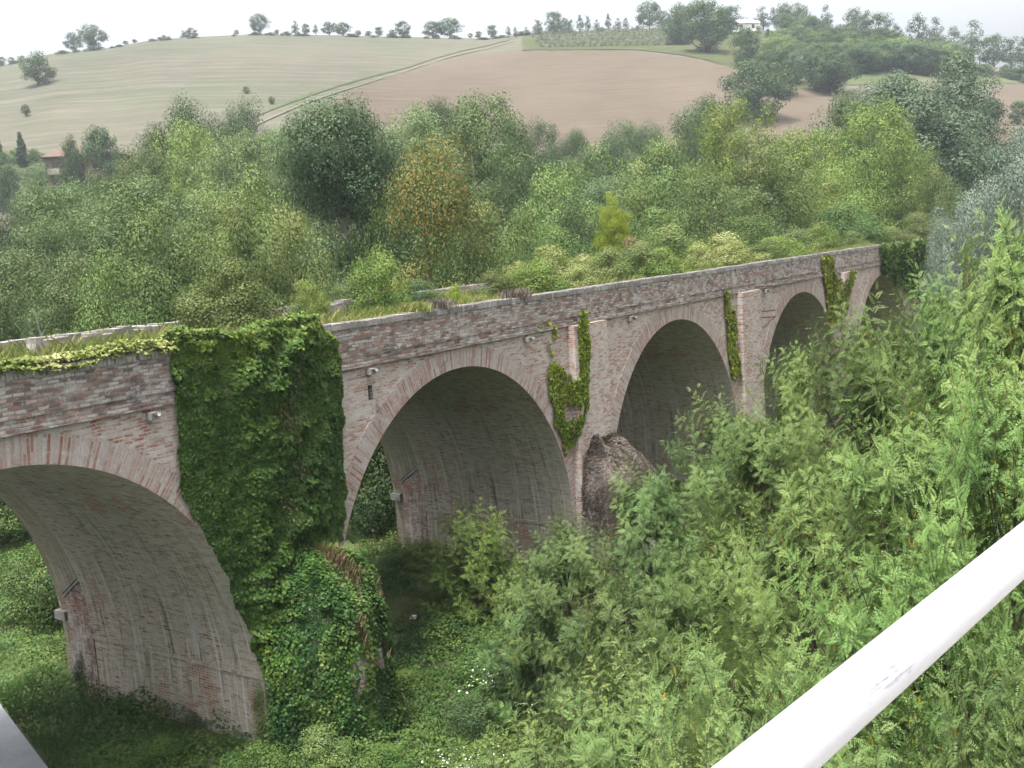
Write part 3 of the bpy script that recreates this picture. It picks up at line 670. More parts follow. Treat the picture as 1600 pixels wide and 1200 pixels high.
# ================================================================== CREEPERS ON THE VIADUCT
def in_poly(x, z, poly):
    c = np.zeros(len(x), bool); n = len(poly)
    for i in range(n):
        x0, z0 = poly[i]; x1, z1 = poly[(i + 1) % n]
        if z0 == z1: continue
        c ^= ((z0 > z) != (z1 > z)) & (x < (x1 - x0) * (z - z0) / (z1 - z0) + x0)
    return c
def ysurf(x):
    y = np.full(len(x), -.05)
    for n in range(0, 6):
        q = np.clip((PW + .30 - np.abs(x - pier_x(n))) / .28, 0, 1); y = np.minimum(y, -.05 + (PYF + .05) * q)
    return y
def ivy(name, poly, n, size, bulge, mat, label, seed=1, edge=.25, tintf=None, cat='ivy', top=None, clump=1.3, gap=0.0):
    rng = np.random.default_rng(seed); pl = np.array(poly)
    X = rng.uniform(pl[:, 0].min() - .2, pl[:, 0].max() + .2, n * 4); Z = rng.uniform(pl[:, 1].min() - .2, pl[:, 1].max() + .2, n * 4)
    xe = X + edge * (fbm(X * 1.7, Z * 1.7, seed + 3) - .5) * 2; ze = Z + edge * (fbm(X * 1.7 + 40, Z * 1.7, seed + 5) - .5) * 2
    k = in_poly(xe, ze, poly)
    if gap: k &= fbm(X * 2.2, Z * 1.4, seed + 9) > gap
    X, Z = X[k][:n], Z[k][:n]; n = len(X)
    bl = bulge(X, Z); lump = np.clip((fbm(X * clump, Z * clump, seed + 1, 4) - .28) * 2.1, 0, 1.3)
    u = rng.random(n) ** .55
    Y = ysurf(X) - .03 - bl * lump * u
    e = .12
    gx = (np.clip((fbm((X + e) * clump, Z * clump, seed + 1, 4) - .28) * 2.1, 0, 1.3) - lump) / e * bl; gz = (np.clip((fbm(X * clump, (Z + e) * clump, seed + 1, 4) - .28) * 2.1, 0, 1.3) - lump) / e * bl
    Nn = np.stack([-gx * .8, -np.ones(n), .35 - gz * .8], 1) + rng.normal(size=(n, 3)) * .42
    C = np.stack([X, Y, Z], 1); T = np.stack([rng.normal(size=n) * .5, rng.normal(size=n) * .2, -np.ones(n)], 1)
    tint = .36 + .25 * (fbm(X * .8, Z * .8, seed + 21) - .5) * 2 + rng.normal(0, .15, n)
    if tintf is not None: tint += tintf(X, Z)
    if top is not None:
        m = int(top[4]); tx = rng.uniform(top[0], top[1], m); ty = rng.uniform(top[2], top[3], m)
        hh = top[5] * np.clip(fbm(tx * 1.4, ty * 1.4, seed + 31) * 1.7 - .3, .05, 1.2)
        tz = HP + hh * rng.random(m) ** .5
        C = np.concatenate([C, np.stack([tx, ty, tz], 1)]); Nn = np.concatenate([Nn, np.stack([rng.normal(size=m) * .5, -.4 + rng.normal(size=m) * .5, np.ones(m)], 1)])
        T = np.concatenate([T, rng.normal(size=(m, 3))]); tint = np.concatenate([tint, top[6] + rng.normal(0, .18, m)])
    V, Q = leaf_arrays(rng, C, Nn, size * rng.uniform(.6, 1.35, len(C)), .85, .2, T)
    o = put(name, mesh_from(name, V, quads=Q, tint=np.repeat(np.clip(tint, 0, 1), 4)), L[mat]); tag(o, label, cat, 'creepers on the viaduct'); return o
ivy1 = [(4.85, 8.5), (4.75, 7.4), (4.7, 6.3), (4.75, 5.3), (5.1, 4.5), (5.5, 3.5), (6.0, 2.2), (6.35, .9), (6.5, -.3), (7.3, -.5), (8.0, 1.4), (8.5, 2.6), (9.5, 2.9), (9.75, 4.2), (9.8, 5.6), (10.0, 6.6), (9.98, 7.5), (9.6, 8.2), (9.3, 8.55)]
def bul1(X, Z): return .75 * np.exp(-((X - 6.75) / .75) ** 2) * np.clip((3.9 - Z) / 1.5, 0, 1) + .09 + .26 * np.exp(-((X - 7.9) / 1.5) ** 2) + .10 * (Z > 7.2)
def tin1(X, Z): return .38 * np.clip((Z - 7.5) / 1.0, 0, 1) + .35 * np.exp(-((X - 9.9) / .5) ** 2 - ((Z - 7.4) / .5) ** 2) - .05 + .18 * np.exp(-((X - 7.3) / .35) ** 2) * (Z < 3.5)
iv = ivy('ivy', ivy1, 72000, .095, bul1, 'ivy', 'dense dark ivy wrapping the whole first pier up to the parapet', 3, .16, tin1, top=(4.9, 9.4, -.22, .6, 4200, .38, .60), clump=2.1)
rg = np.random.default_rng(19); n = 1500; X = 7.75 + rg.normal(0, .32, n) + .1 * np.sin(np.arange(n)); Z = rg.uniform(.4, 8.0, n); kk = fbm(X * 2.5, Z * 2.5, 20) > .5; X, Z = X[kk], Z[kk]; n = len(X)
V, Q = leaf_arrays(rg, np.stack([X, ysurf(X) - .12 - .22 * rg.random(n), Z], 1), np.array([0, -1, .4]) + rg.normal(size=(n, 3)) * .5, .10 * rg.uniform(.5, 1.3, n), .35, .1, np.array([0, 0, -1.0]) + rg.normal(size=(n, 3)) * .6)
put('dry_stem_leaves', mesh_from('dry_stem_leaves', V, quads=Q, tint=np.repeat(np.clip(rg.normal(.4, .25, n), 0, 1), 4)), L['pink'], iv)  # the ivy's dry stems, built from narrow brown leaf cards
def pxpoly(pts, y): return [(lambda p: (p[0], p[2]))(at_y(a, c, y)[0]) for a, c in pts]
flat = lambda d: (lambda X, Z: np.full(len(X), d))
ivy('ivy', pxpoly([(906, 488), (918, 488), (922, 560), (921, 610), (916, 655), (906, 690), (901, 725), (893, 705), (880, 662), (866, 605), (872, 566), (885, 572), (897, 590), (905, 565)], -.36), 3600, .12, flat(.09),
    'ivyyellow', 'yellow green creeper forked down the pier between second and third arches', 5, .14, lambda X, Z: -.06 * (7 - Z), gap=.36)
ivy('ivy', pxpoly([(840, 512), (868, 505), (872, 520), (872, 560), (866, 600), (862, 560), (850, 525)], -.06), 260, .11, flat(.05), 'ivyyellow', 'thin sparse creeper sprigs beside the second arch ring', 6, .2, gap=.42)
ivy('ivy', pxpoly([(1140, 455), (1156, 460), (1159, 520), (1163, 592), (1153, 594), (1147, 540)], -.36), 2200, .14, flat(.09), 'ivyyellow', 'narrow straight yellow green ivy strip above the third pier', 7, .14, gap=.30)
ivy('ivy', pxpoly([(1290, 402), (1306, 396), (1312, 425), (1322, 440), (1330, 418), (1338, 424), (1328, 460), (1320, 510), (1303, 502), (1297, 455)], -.36), 3000, .16, flat(.12), 'ivyyellow',
    'forked olive ivy column near the far kink of the parapet', 8, .2, lambda X, Z: -.15 + 0 * X, gap=.2)
ivy('ivy', pxpoly([(1376, 384), (1440, 372), (1475, 372), (1475, 400), (1458, 452), (1440, 470), (1412, 455), (1398, 440), (1380, 425)], -.2), 7000, .24, flat(.7), 'ivy', 'dark ivy curtain swallowing the far end of the viaduct', 9, .4, lambda X, Z: .02 + 0 * X)

def creeper_on_cutwater(n_p, name, count, mat, label, size, seed, gapv, thick, vmin=.05, cat='creeper', asp=.8, arange=(-.02, PI + .02)):
    rng = np.random.default_rng(seed); xp = pier_x(n_p)
    a = rng.uniform(arange[0], arange[1], count * 2); v = rng.uniform(vmin, 2.0, count * 2)
    k = fbm(a * 2.2, v * 2.6, seed) > gapv; a, v = a[k][:count], v[k][:count]; n = len(a)
    P = np.array([cut_pt(xp, x, y) for x, y in zip(a, v)]); Cn = np.array([xp, -.3, .8])
    Nn = P - Cn; Nn[:, 2] = np.where(v < 1, .25, Nn[:, 2]); Nn /= np.linalg.norm(Nn, axis=1, keepdims=True)
    lump = np.clip((fbm(a * 2.1, v * 2.4, seed + 4) - .25) * 2.6, .03, 1.5); P = P + Nn * (thick * lump * rng.random(n) ** .5)[:, None]
    V, Q = leaf_arrays(rng, P, Nn + np.array([0, 0, .4]) + rng.normal(size=(n, 3)) * .45, size * rng.uniform(.6, 1.4, n), asp)
    tint = .30 + 1.5 * (fbm(a * 2.4, v * 2.4, seed + 8) - .5) * 1.1 + rng.normal(0, .15, n)
    o = put(name, mesh_from(name, V, quads=Q, tint=np.repeat(np.clip(tint, 0, 1), 4)), L[mat]); tag(o, label, cat, 'creepers on the viaduct'); return o
creeper_on_cutwater(1, 'creeper', 24000, 'cover', 'leafy creeper mound over the rounded cutwater of the first pier', .085, 31, .40, .34)
creeper_on_cutwater(2, 'dead_brush', 26000, 'brush', 'dry brown dead brush heaped on the second pier cutwater', .10, 33, .34, .42, .6, cat='brush', asp=.2)

creeper_on_cutwater(1, 'ivy', 11000, 'ivy', 'ivy tongue hanging down the flank of the first cutwater beside the arch', .08, 35, .16, .40, cat='ivy', arange=(1.95, PI + .05))
def blades(rng, P, h, w, lean=.35):
    n = len(P); a = rng.uniform(0, 2 * PI, n); d = np.stack([np.cos(a), np.sin(a), 0 * a], 1); s = np.stack([-np.sin(a), np.cos(a), 0 * a], 1)
    ln = (rng.random(n) * lean * h)[:, None]; V = np.empty((n, 4, 3)); hh = np.stack([0 * h, 0 * h, h], 1)
    V[:, 0] = P - s * (w / 2)[:, None]; V[:, 1] = P + s * (w / 2)[:, None]; V[:, 2] = P + hh * .7 + d * ln * .5 + s * (w * .3)[:, None]; V[:, 3] = P + hh + d * ln
    return V.reshape(-1, 3), np.arange(4 * n).reshape(n, 4)
def tuft(name, base, r, h, n, mat, label, cat='grass tuft', group=None, seed=0, w=.022, cpts=None):
    rng = np.random.default_rng(seed)
    P = np.array(base) + np.c_[rng.normal(0, r * .45, n), rng.normal(0, r * .45, n), np.zeros(n)] if cpts is None else cpts
    V, Q = blades(rng, P, h * rng.uniform(.4, 1.1, len(P)), np.full(len(P), w), .7)
    o = put(name, mesh_from(name, V, quads=Q, tint=np.repeat(np.clip(rng.normal(.5, .22, len(P)), 0, 1), 4)), L[mat]); tag(o, label, cat, group); return o
rng = np.random.default_rng(41); aa = rng.normal(.75, .28, 1500); vv = rng.uniform(1.0, 1.95, 1500); cp = np.array([cut_pt(pier_x(1), a, v) for a, v in zip(aa, vv)])
tuft('dry_grass', None, 0, .34, 0, 'dry', 'straw coloured dry grass crest along the first cutwater slope', 'dry grass', seed=42, cpts=cp)

rng = np.random.default_rng(43); aa = rng.uniform(.7, 2.2, 1700); vv = rng.uniform(1.0, 1.9, 1700); cp = np.array([cut_pt(pier_x(1), q, v) for q, v in zip(aa, vv)])
tuft('withered_creeper', None, 0, .24, 0, 'pink', 'reddish withered creeper under the ivy on the first cutwater top', 'creeper', seed=44, cpts=cp, w=.05)

rng = np.random.default_rng(45); aa = rng.uniform(.3, 2.3, 1500); vv = rng.uniform(.75, 1.8, 1500); kk = fbm(aa * 2, vv * 2, 46) > .6; cp = np.array([cut_pt(pier_x(1), q, v) for q, v in zip(aa[kk], vv[kk])]); cp = cp + (cp - np.array([pier_x(1), .6, .8])) * .08
tuft('dry_vines', None, 0, .28, 0, 'pink', 'thin dry vine stems straggling across the first cutwater face', 'dry vines', seed=47, cpts=cp, w=.03)
# ================================================================== DECK VEGETATION
DZ = HP - .42
def deck_grass():
    rng = np.random.default_rng(51); n = 70000
    X = 1.0 + 62 * rng.random(n) ** 1.25 - 3; Y = np.where(rng.random(n) < .45, .42 + rng.random(n) ** 2 * 2.0, rng.uniform(.45, W - .45, n))
    k = fbm(X * .6, Y * .9, 52) > .36; X, Y = X[k], Y[k]; n = len(X)
    h = (.20 + .38 * fbm(X * .5, Y * .5, 55)) * rng.uniform(.5, 1.3, n)
    V, Q = blades(rng, np.stack([X, Y, np.full(n, DZ - .02)], 1), h, np.full(n, .017), .9)
    t = .25 + .8 * (fbm(X * .7, Y * .7, 58) - .3) + rng.normal(0, .2, n)
    o = put('deck_grass', mesh_from('deck_grass', V, quads=Q, tint=np.repeat(np.clip(t, 0, 1), 4)), L['dry']); tag(o, 'dry yellow grass growing all along the viaduct deck', 'grass', kind='stuff')
deck_grass()
# low yellow-green stonecrop on the near parapet
rng = np.random.default_rng(61); n = 9000; X = rng.uniform(-3, 5.3, n); Y = rng.uniform(-.16, .95, n); k = fbm(X * .9, Y * 1.6, 62) > .30; X, Y = X[k], Y[k]; n = len(X)
hh = np.clip(fbm(X * 1.2, Y * 1.5, 63) * .42 - .04, .03, .5); Z = np.where(Y < .42, HP, HP - .1) + hh * rng.random(n) ** .6 - np.where(Y < -.08, .12, 0)
V, Q = leaf_arrays(rng, np.stack([X, Y, Z], 1), np.stack([rng.normal(size=n) * .5, -.3 + rng.normal(size=n) * .5, np.ones(n)], 1), .10 * rng.uniform(.5, 1.4, n), .8)
o = put('flowering_creeper', mesh_from('flowering_creeper', V, quads=Q, tint=np.repeat(np.clip(.35 + 1.1 * (fbm(X * 1.5, Y * 2, 65) - .45) + rng.normal(0, .2, n), 0, 1), 4)), L['cream'])
tag(o, 'low yellow green flowering creeper carpeting the near parapet top', 'creeper', 'creepers on the viaduct')
def deck_shrub(px, py, w, y, mat, label, kind='bush', cat='shrub', **kw):
    p, t = at_y(px, py, y); h = (p[2] - DZ) * (1.22 if px > 780 else 1.0)
    return plant(kind, (p[0], y, DZ - .03), h + .05, w * t / F, mat, label, cat=cat, group='shrubs on the viaduct deck', **kw)
DS = [(355, 410, 150, 5.6, 'olivegreen', 'wide grey green shrub rising behind the ivy clad pier'), (478, 440, 60, 5.9, 'yellowgreen', 'yellowish shrub on the deck just past the ivy pier'),
      (590, 392, 85, 5.2, 'yellowgreen', 'broad leaved fig like shrub at the foot of the orange tree'), (712, 446, 36, 2.6, 'lime', 'small bright lime bush by the coping below the orange tree'),
      (545, 440, 60, 6.6, 'olivegreen', 'olive bush beside the broken brick stub'), (650, 440, 90, 5.0, 'oak', 'dark shaded bush under the orange tree'),
      (862, 398, 84, 4.2, 'cream', 'cream flowered bush right of the orange tree'), (810, 420, 60, 5.0, 'cream', 'low cream flowered bush nearer the orange tree'), (915, 408, 70, 4.4, 'cream', 'pale flowering bush before the lime sapling'),
      (958, 330, 52, 6.0, 'lime', 'tall slim lime green sapling on the deck'), (985, 385, 60, 3.6, 'pink', 'reddish brown shrub beside the lime sapling'), (1025, 345, 100, 7.0, 'locustfar', 'domed bright creeper hump behind the deck shrubs'),
      (1052, 368, 110, 4.4, 'olivegreen', 'broad olive bush above the third arch'), (1000, 392, 90, 2.8, 'olivegreen', 'low olive bush spilling near the coping left of the cream thicket'),
      (1122, 376, 96, 3.8, 'cream', 'cream blossomed thicket above the pier past the third arch'), (1090, 392, 70, 2.4, 'cream', 'low cream blossomed bush close to the parapet edge'),
      (1172, 352, 90, 5.4, 'locustfar', 'rounded mid green bush behind the cream thicket'), (1190, 385, 70, 2.6, 'olivegreen', 'low olive bush hugging the parapet above the fourth arch'),
      (1240, 368, 84, 3.4, 'olivegreen', 'yellow olive bush above the fourth arch crown'), (1282, 358, 56, 3.0, 'yellowgreen', 'bright yellow green bush at the parapet kink'),
      (1330, 368, 54, 3.0, 'olivegreen', 'brownish olive low bush past the parapet kink'), (1320, 330, 110, 6.0, 'locustfar', 'tall green bush beyond the parapet kink'),
      (1390, 360, 80, 3.4, 'olivegreen', 'olive shrub above the far ivy curtain'), (1440, 340, 70, 4.0, 'olivegreen', 'tawny shrub topping the far ivy curtain'), (1470, 280, 60, 6.0, 'olivegreen', 'tall tawny olive shrub before the grey willows')]
DS += [(770, 425, 70, 3.2, 'olivegreen', 'scrubby olive bush just right of the orange tree foot'), (838, 418, 90, 2.2, 'yellowgreen', 'yellowish weeds near the coping above the second pier'), (895, 425, 70, 1.6, 'cream', 'small cream weeds at the coping left of the lime sapling'),
       (940, 400, 80, 2.4, 'olivegreen', 'straggly olive bush under the lime sapling'), (1075, 385, 120, 6.2, 'yellowgreen', 'wide yellow green bush at the rear of the deck thicket'), (1150, 388, 80, 1.9, 'cream', 'pale yellow bush leaning on the coping above the fourth arch spring'),
       (1215, 378, 90, 2.2, 'yellowgreen', 'yellow green bush on the coping above the fourth arch'), (1262, 366, 80, 4.6, 'olivegreen', 'olive bush behind the bright one at the kink'), (1035, 398, 80, 1.5, 'yellowgreen', 'low yellow green bush touching the coping above the third arch'),
       (880, 372, 90, 7.2, 'locustfar', 'green bush at the rear of the deck behind the cream ones'), (1360, 366, 70, 4.2, 'yellowgreen', 'yellowish bush between two olive ones beyond the parapet kink')]
for (px, py, w, y, mt, lb) in DS: deck_shrub(px, py, w * 1.25, y, mt, lb, kind='locustfar' if 'sapling on' in lb else 'bush')
for (px, py, sd, lb) in ((686, 470, 1, 'grey dry tuft on the coping under the orange tree'), (806, 458, 2, 'grey dry tuft on the coping past the second arch crown'), (650, 478, 3, 'straw dry tuft on the deck edge under the orange tree')):
    p, t = at_y(px, py, .2); tuft('dry_tuft', (p[0], .25, HP - .02), .42, .30, 900, 'brush' if sd < 3 else 'dry', lb, 'dry tuft', 'dry tufts on the coping', sd)

# ================================================================== FEATHERY LOCUST THICKET IN FRONT
def frond(rng, Lf, n, droop):
    V = []; Q = []; T = []; k = 0
    s = np.linspace(.14, 1, n)
    px = Lf * s * (1 - .12 * droop * s); pz = Lf * (.30 * s - droop * .62 * s ** 2)
    tone = rng.normal(0, .05)
    for i in range(n):
        tx = 1.0; tz = .30 - 1.24 * droop * s[i]; l = math.hypot(tx, tz); tan = np.array([tx / l, 0, tz / l]); nor = np.array([-tan[2], 0, tan[0]])
        ll = Lf * .25 * math.sin(PI * min(1, .22 + .70 * s[i])) ** .6 * rng.uniform(.88, 1.1)
        for sd in (-1, 1):
            dr = np.array([0, sd, 0]) * .86 + tan * .34 + nor * rng.uniform(-.32, .10); dr /= np.linalg.norm(dr); wv = tan * (ll * .185)
            b = np.array([px[i], 0, pz[i]]); V += [b, b + dr * ll * .55 - wv, b + dr * ll, b + dr * ll * .5 + wv]; Q.append((k, k + 1, k + 2, k + 3)); k += 4
            T += [tone + rng.normal(0, .06)] * 4
    e = np.array([px[-1], 0, pz[-1]]); ll = Lf * .16; V += [e, e + [ll * .5, -ll * .26, 0], e + [ll, 0, -ll * .3], e + [ll * .5, ll * .26, 0]]; Q.append((k, k + 1, k + 2, k + 3)); T += [tone] * 4
    return np.array(V), np.array(Q), np.array(T)
def rotz(a): c, s = math.cos(a), math.sin(a); return np.array([[c, -s, 0], [s, c, 0], [0, 0, 1]])
def roty(a): c, s = math.cos(a), math.sin(a); return np.array([[c, 0, s], [0, 1, 0], [-s, 0, c]])
def shoot(seed, Ls=.95, m=15):
    rng = np.random.default_rng(seed); Vs = []; Qs = []; Ts = []; n = 0
    for i in range(m):
        f = (i + .5) / m; Lf = (.37 - .19 * f ** 2) * rng.uniform(.85, 1.15)
        v, q, t = frond(rng, Lf, 10 if Lf > .26 else 8, .62 * (1 - .4 * f) * rng.uniform(.6, 1.4))
        el = math.radians(4 + 30 * f ** 2.4 + rng.uniform(-9, 9)); R = rotz(i * 2.39996 + rng.uniform(-.3, .3)) @ roty(-el)
        v = v @ R.T; v[:, 2] += Ls * f; v[:, 0] += .04 * math.sin(f * 5)
        Vs.append(v); Qs.append(q + n); Ts.append(t + .14 * f + .05 * (f > .8)); n += len(v)
    return np.concatenate(Vs), np.concatenate(Qs), np.concatenate(Ts)
SHOOTS = [shoot(500 + i, Ls=.8 + .1 * i, m=14 + i) for i in range(4)]
def align(d, spin):
    d = d / np.linalg.norm(d); a = np.cross([.31, .2, .1], d); a /= np.linalg.norm(a); b = np.cross(d, a); c, s = math.cos(spin), math.sin(spin)
    return np.stack([a * c + b * s, -a * s + b * c, d], 1)
def locust_proto(seed, H, z0, R, nb, per):
    rng = np.random.default_rng(seed); Vs = []; Qs = []; Ts = []; n = 0; tubes = []; pods = []
    zs = np.linspace(0, H * .9, 8); wob = np.cumsum(rng.normal(0, .03 * H / 4, (8, 2)), 0); wob[0] = 0; path = np.c_[wob, zs]; path[0, 2] = -.4
    tubes.append(tube(path, .018 * H * (1 - .85 * zs / (H * .9)), 7))
    for bi in range(nb):
        t = ((bi + rng.random()) / nb) ** .75; pr = R * (math.sin(PI * min(1, t * .86 + .12) ** .95) ** .7); th = bi * 2.39996 + rng.uniform(-.5, .5)
        f = rng.uniform(.6, 1.05) if rng.random() < .75 else rng.uniform(.2, .6)
        end = np.array([pr * f * math.cos(th), pr * f * math.sin(th), z0 + t * (H - z0) * .93])
        zb = max(z0 * .6, end[2] - 1.0 - .45 * pr * f); b0 = np.array([np.interp(zb, zs, path[:, 0]), np.interp(zb, zs, path[:, 1]), zb])
        mid = b0 * .45 + end * .55 + np.array([0, 0, -.15 * pr]); tubes.append(tube([b0, mid, end], [.035, .022, .012], 5))
        ctone = rng.normal(0, .13)
        for si in range(per):
            u = rng.uniform(.45, 1.0); base = (1 - u) ** 2 * b0 + 2 * u * (1 - u) * mid + u * u * end + rng.normal(0, .28, 3) * [1, 1, .6]
            out = np.array([base[0], base[1], 0]); out /= np.linalg.norm(out) + .3
            d = out * rng.uniform(.3, 1.1) + np.array([0, 0, rng.uniform(.45, .95)]) + rng.normal(0, .22, 3)
            Rm = align(d, rng.uniform(0, 6.28)); sc = rng.uniform(.65, 1.05); v, q, tt = SHOOTS[rng.integers(4)]
            Vs.append((v * sc) @ Rm.T + base); Qs.append(q + n); n += len(v)
            Ts.append(np.clip(.36 + ctone + tt + rng.normal(0, .05) + .18 * (base[2] - z0) / (H - z0) - .07, 0, 1))
            tubes.append(tube([base, base + Rm[:, 2] * .8 * sc], [.011, .004], 3))
            if rng.random() < .16:
                pc = base + Rm[:, 2] * .2 + rng.normal(0, .1, (rng.integers(5, 15), 3)) * [1, 1, 1.4]; pods.append(pc)
    v, q = join(tubes); PC = np.concatenate(pods); m = len(PC)
    pv, pq = leaf_arrays(rng, PC, rng.normal(size=(m, 3)) * [1, 1, .3], .085 * rng.uniform(.7, 1.3, m), .34, .05, np.tile([0, 0, -1.0], (m, 1)) + rng.normal(0, .25, (m, 3)))
    AV = np.concatenate(Vs); AQ = np.concatenate(Qs); k = len(AQ)
    me = mesh_from('locust_crown', np.concatenate([AV, pv]), quads=np.concatenate([AQ, pq + len(AV)]), tint=np.concatenate(Ts + [np.repeat(rng.random(m), 4)])); me.materials.append(L['locust']); me.materials.append(M['pod'])
    mi = np.zeros(len(me.polygons), np.int32); mi[k:] = 1; me.polygons.foreach_set('material_index', mi)
    H = float(np.percentile(AV[:, 2], 99.5)); R = float(np.percentile(np.hypot(AV[:, 0], AV[:, 1]), 96))
    mt = mesh_from('locust_trunk', v, quads=q, smooth=True); mt.materials.append(M['bark'])
    return H, 2 * R, me, mt
M['pod'] = leaf_mat('yellow_pod', (.20, .15, .03), (.36, .25, .05), (.48, .36, .10), transl=.3, obvar=.05)
LOC = {'tall': [locust_proto(601, 10.5, 3.6, 2.7, 36, 15), locust_proto(602, 10.5, 4.0, 2.4, 34, 15)], 'mid': [locust_proto(603, 6.5, .8, 2.3, 30, 14), locust_proto(604, 6.5, .8, 2.1, 28, 14)],
       'low': [locust_proto(605, 3.6, .2, 1.6, 22, 9)]}
def locust(px, py, t, wpx, mat, label, var=0, rz=None):
    top = at(px, py, t); gz = GZ - .1; h = top[2] - gz
    kd = 'tall' if h > 8.2 else 'mid' if h > 4.7 else 'low'
    H, Wd, me, mt = LOC[kd][var % len(LOC[kd])]
    sx = .9 * wpx * t / F / Wd; o = empty('locust_tree', (top[0], top[1], gz), RNG.uniform(0, 6.28) if rz is None else rz, (sx, sx, h / H))
    for nm, m in (('crown', me), ('trunk', mt)):
        c = bpy.data.objects.new(nm, m); COL.objects.link(c); c.parent = o
        if nm == 'crown': c.material_slots[0].link = 'OBJECT'; c.material_slots[0].material = L[mat]
    tag(o, label, 'tree', 'feathery locust trees before the viaduct')
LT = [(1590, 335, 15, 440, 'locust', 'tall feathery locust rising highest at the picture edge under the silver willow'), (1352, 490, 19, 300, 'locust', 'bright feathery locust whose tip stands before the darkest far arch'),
      (1245, 545, 25, 240, 'locust', 'feathery locust whose tip covers the foot of the fourth arch'), (1128, 625, 27, 250, 'locustb_shaded', 'bluish green locust covering the foot of the third arch'),
      (1010, 735, 27, 240, 'locustb_shaded', 'bluish locust below the red foot of the third arch'), (880, 815, 26, 230, 'locustb_shaded', 'young locust before the second pier foot'),
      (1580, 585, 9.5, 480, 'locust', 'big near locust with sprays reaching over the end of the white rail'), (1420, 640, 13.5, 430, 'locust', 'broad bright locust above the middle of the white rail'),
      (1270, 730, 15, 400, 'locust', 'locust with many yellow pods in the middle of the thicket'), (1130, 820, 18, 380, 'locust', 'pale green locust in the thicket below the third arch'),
      (1000, 905, 18, 360, 'locustb_shaded', 'shaded locust at the thicket edge beside the grassy clearing'), (1400, 850, 9.5, 480, 'locust', 'near locust hanging directly over the white rail'),
      (1130, 1000, 12, 480, 'locustb_shaded', 'locust with shade painted into its leaves against the lower end of the white rail'), (960, 1040, 15, 380, 'locustb_shaded', 'low locust bush beside the white flowers'),
      (1560, 1010, 7.5, 560, 'locustb_shaded', 'shaded locust sprays below the white rail'), (1330, 1130, 8, 500, 'locustb_shaded', 'deep shaded locust in the angle under the rail'),
      (820, 900, 27, 190, 'locustb_shaded', 'small locust clump at the mouth of the second arch'), (1470, 440, 22, 250, 'locust', 'slender locust tip overlapping the far ivy curtain'),
      (1190, 660, 21, 330, 'locust', 'dense middle locust between the bluish and the bright ones'), (850, 1130, 16, 360, 'locustb_shaded', 'low locust bush at the bottom edge right of the clearing'),
      (1400, 570, 26, 240, 'locustb_shaded', 'dim locust tucked behind the bright tip at the far arch'), (1060, 1150, 10, 420, 'locustb_shaded', 'low dark locust at the bottom under the thicket')]
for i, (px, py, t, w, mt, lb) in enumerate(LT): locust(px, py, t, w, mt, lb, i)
# saplings in the second arch
def sapling(px, py, t, wpx, mat, label):
    H, Wd, me, mt = LOC['low'][0]; top = at(px, py, t); gz = GZ - .1; h = top[2] - gz; sx = wpx * t / F / Wd
    o = empty('sapling', (top[0], top[1], gz), RNG.uniform(0, 6.28), (sx, sx, h / H))
    for nm, m in (('foliage', me), ('stem', mt)):
        c = bpy.data.objects.new(nm, m); COL.objects.link(c); c.parent = o
        if nm == 'foliage': c.material_slots[0].link = 'OBJECT'; c.material_slots[0].material = L[mat]
    tag(o, label, 'sapling', 'saplings under the second arch')
for a in ((735, 790, 33.5, 165, 'yellowgreen', 'bright yellow green sapling against the second arch vault'), (640, 845, 40, 130, 'locust', 'fern like green sapling in the shade of the second arch'),
          (700, 880, 36, 150, 'locust', 'dark green sapling in front of the bright yellow one'), (800, 870, 35, 150, 'locustb_shaded', 'bluish sapling right of the bright yellow one'),
          (590, 720, 56, 110, 'lime', 'sunlit sapling seen behind the second arch'), (570, 790, 50, 110, 'locust', 'green sapling beyond the slim leg of the second arch'), (610, 790, 47, 110, 'yellowgreen', 'yellow green sapling seen through the second arch'), (590, 745, 60, 140, 'lime', 'bright leafy sapling deepest behind the second arch')): sapling(*a)

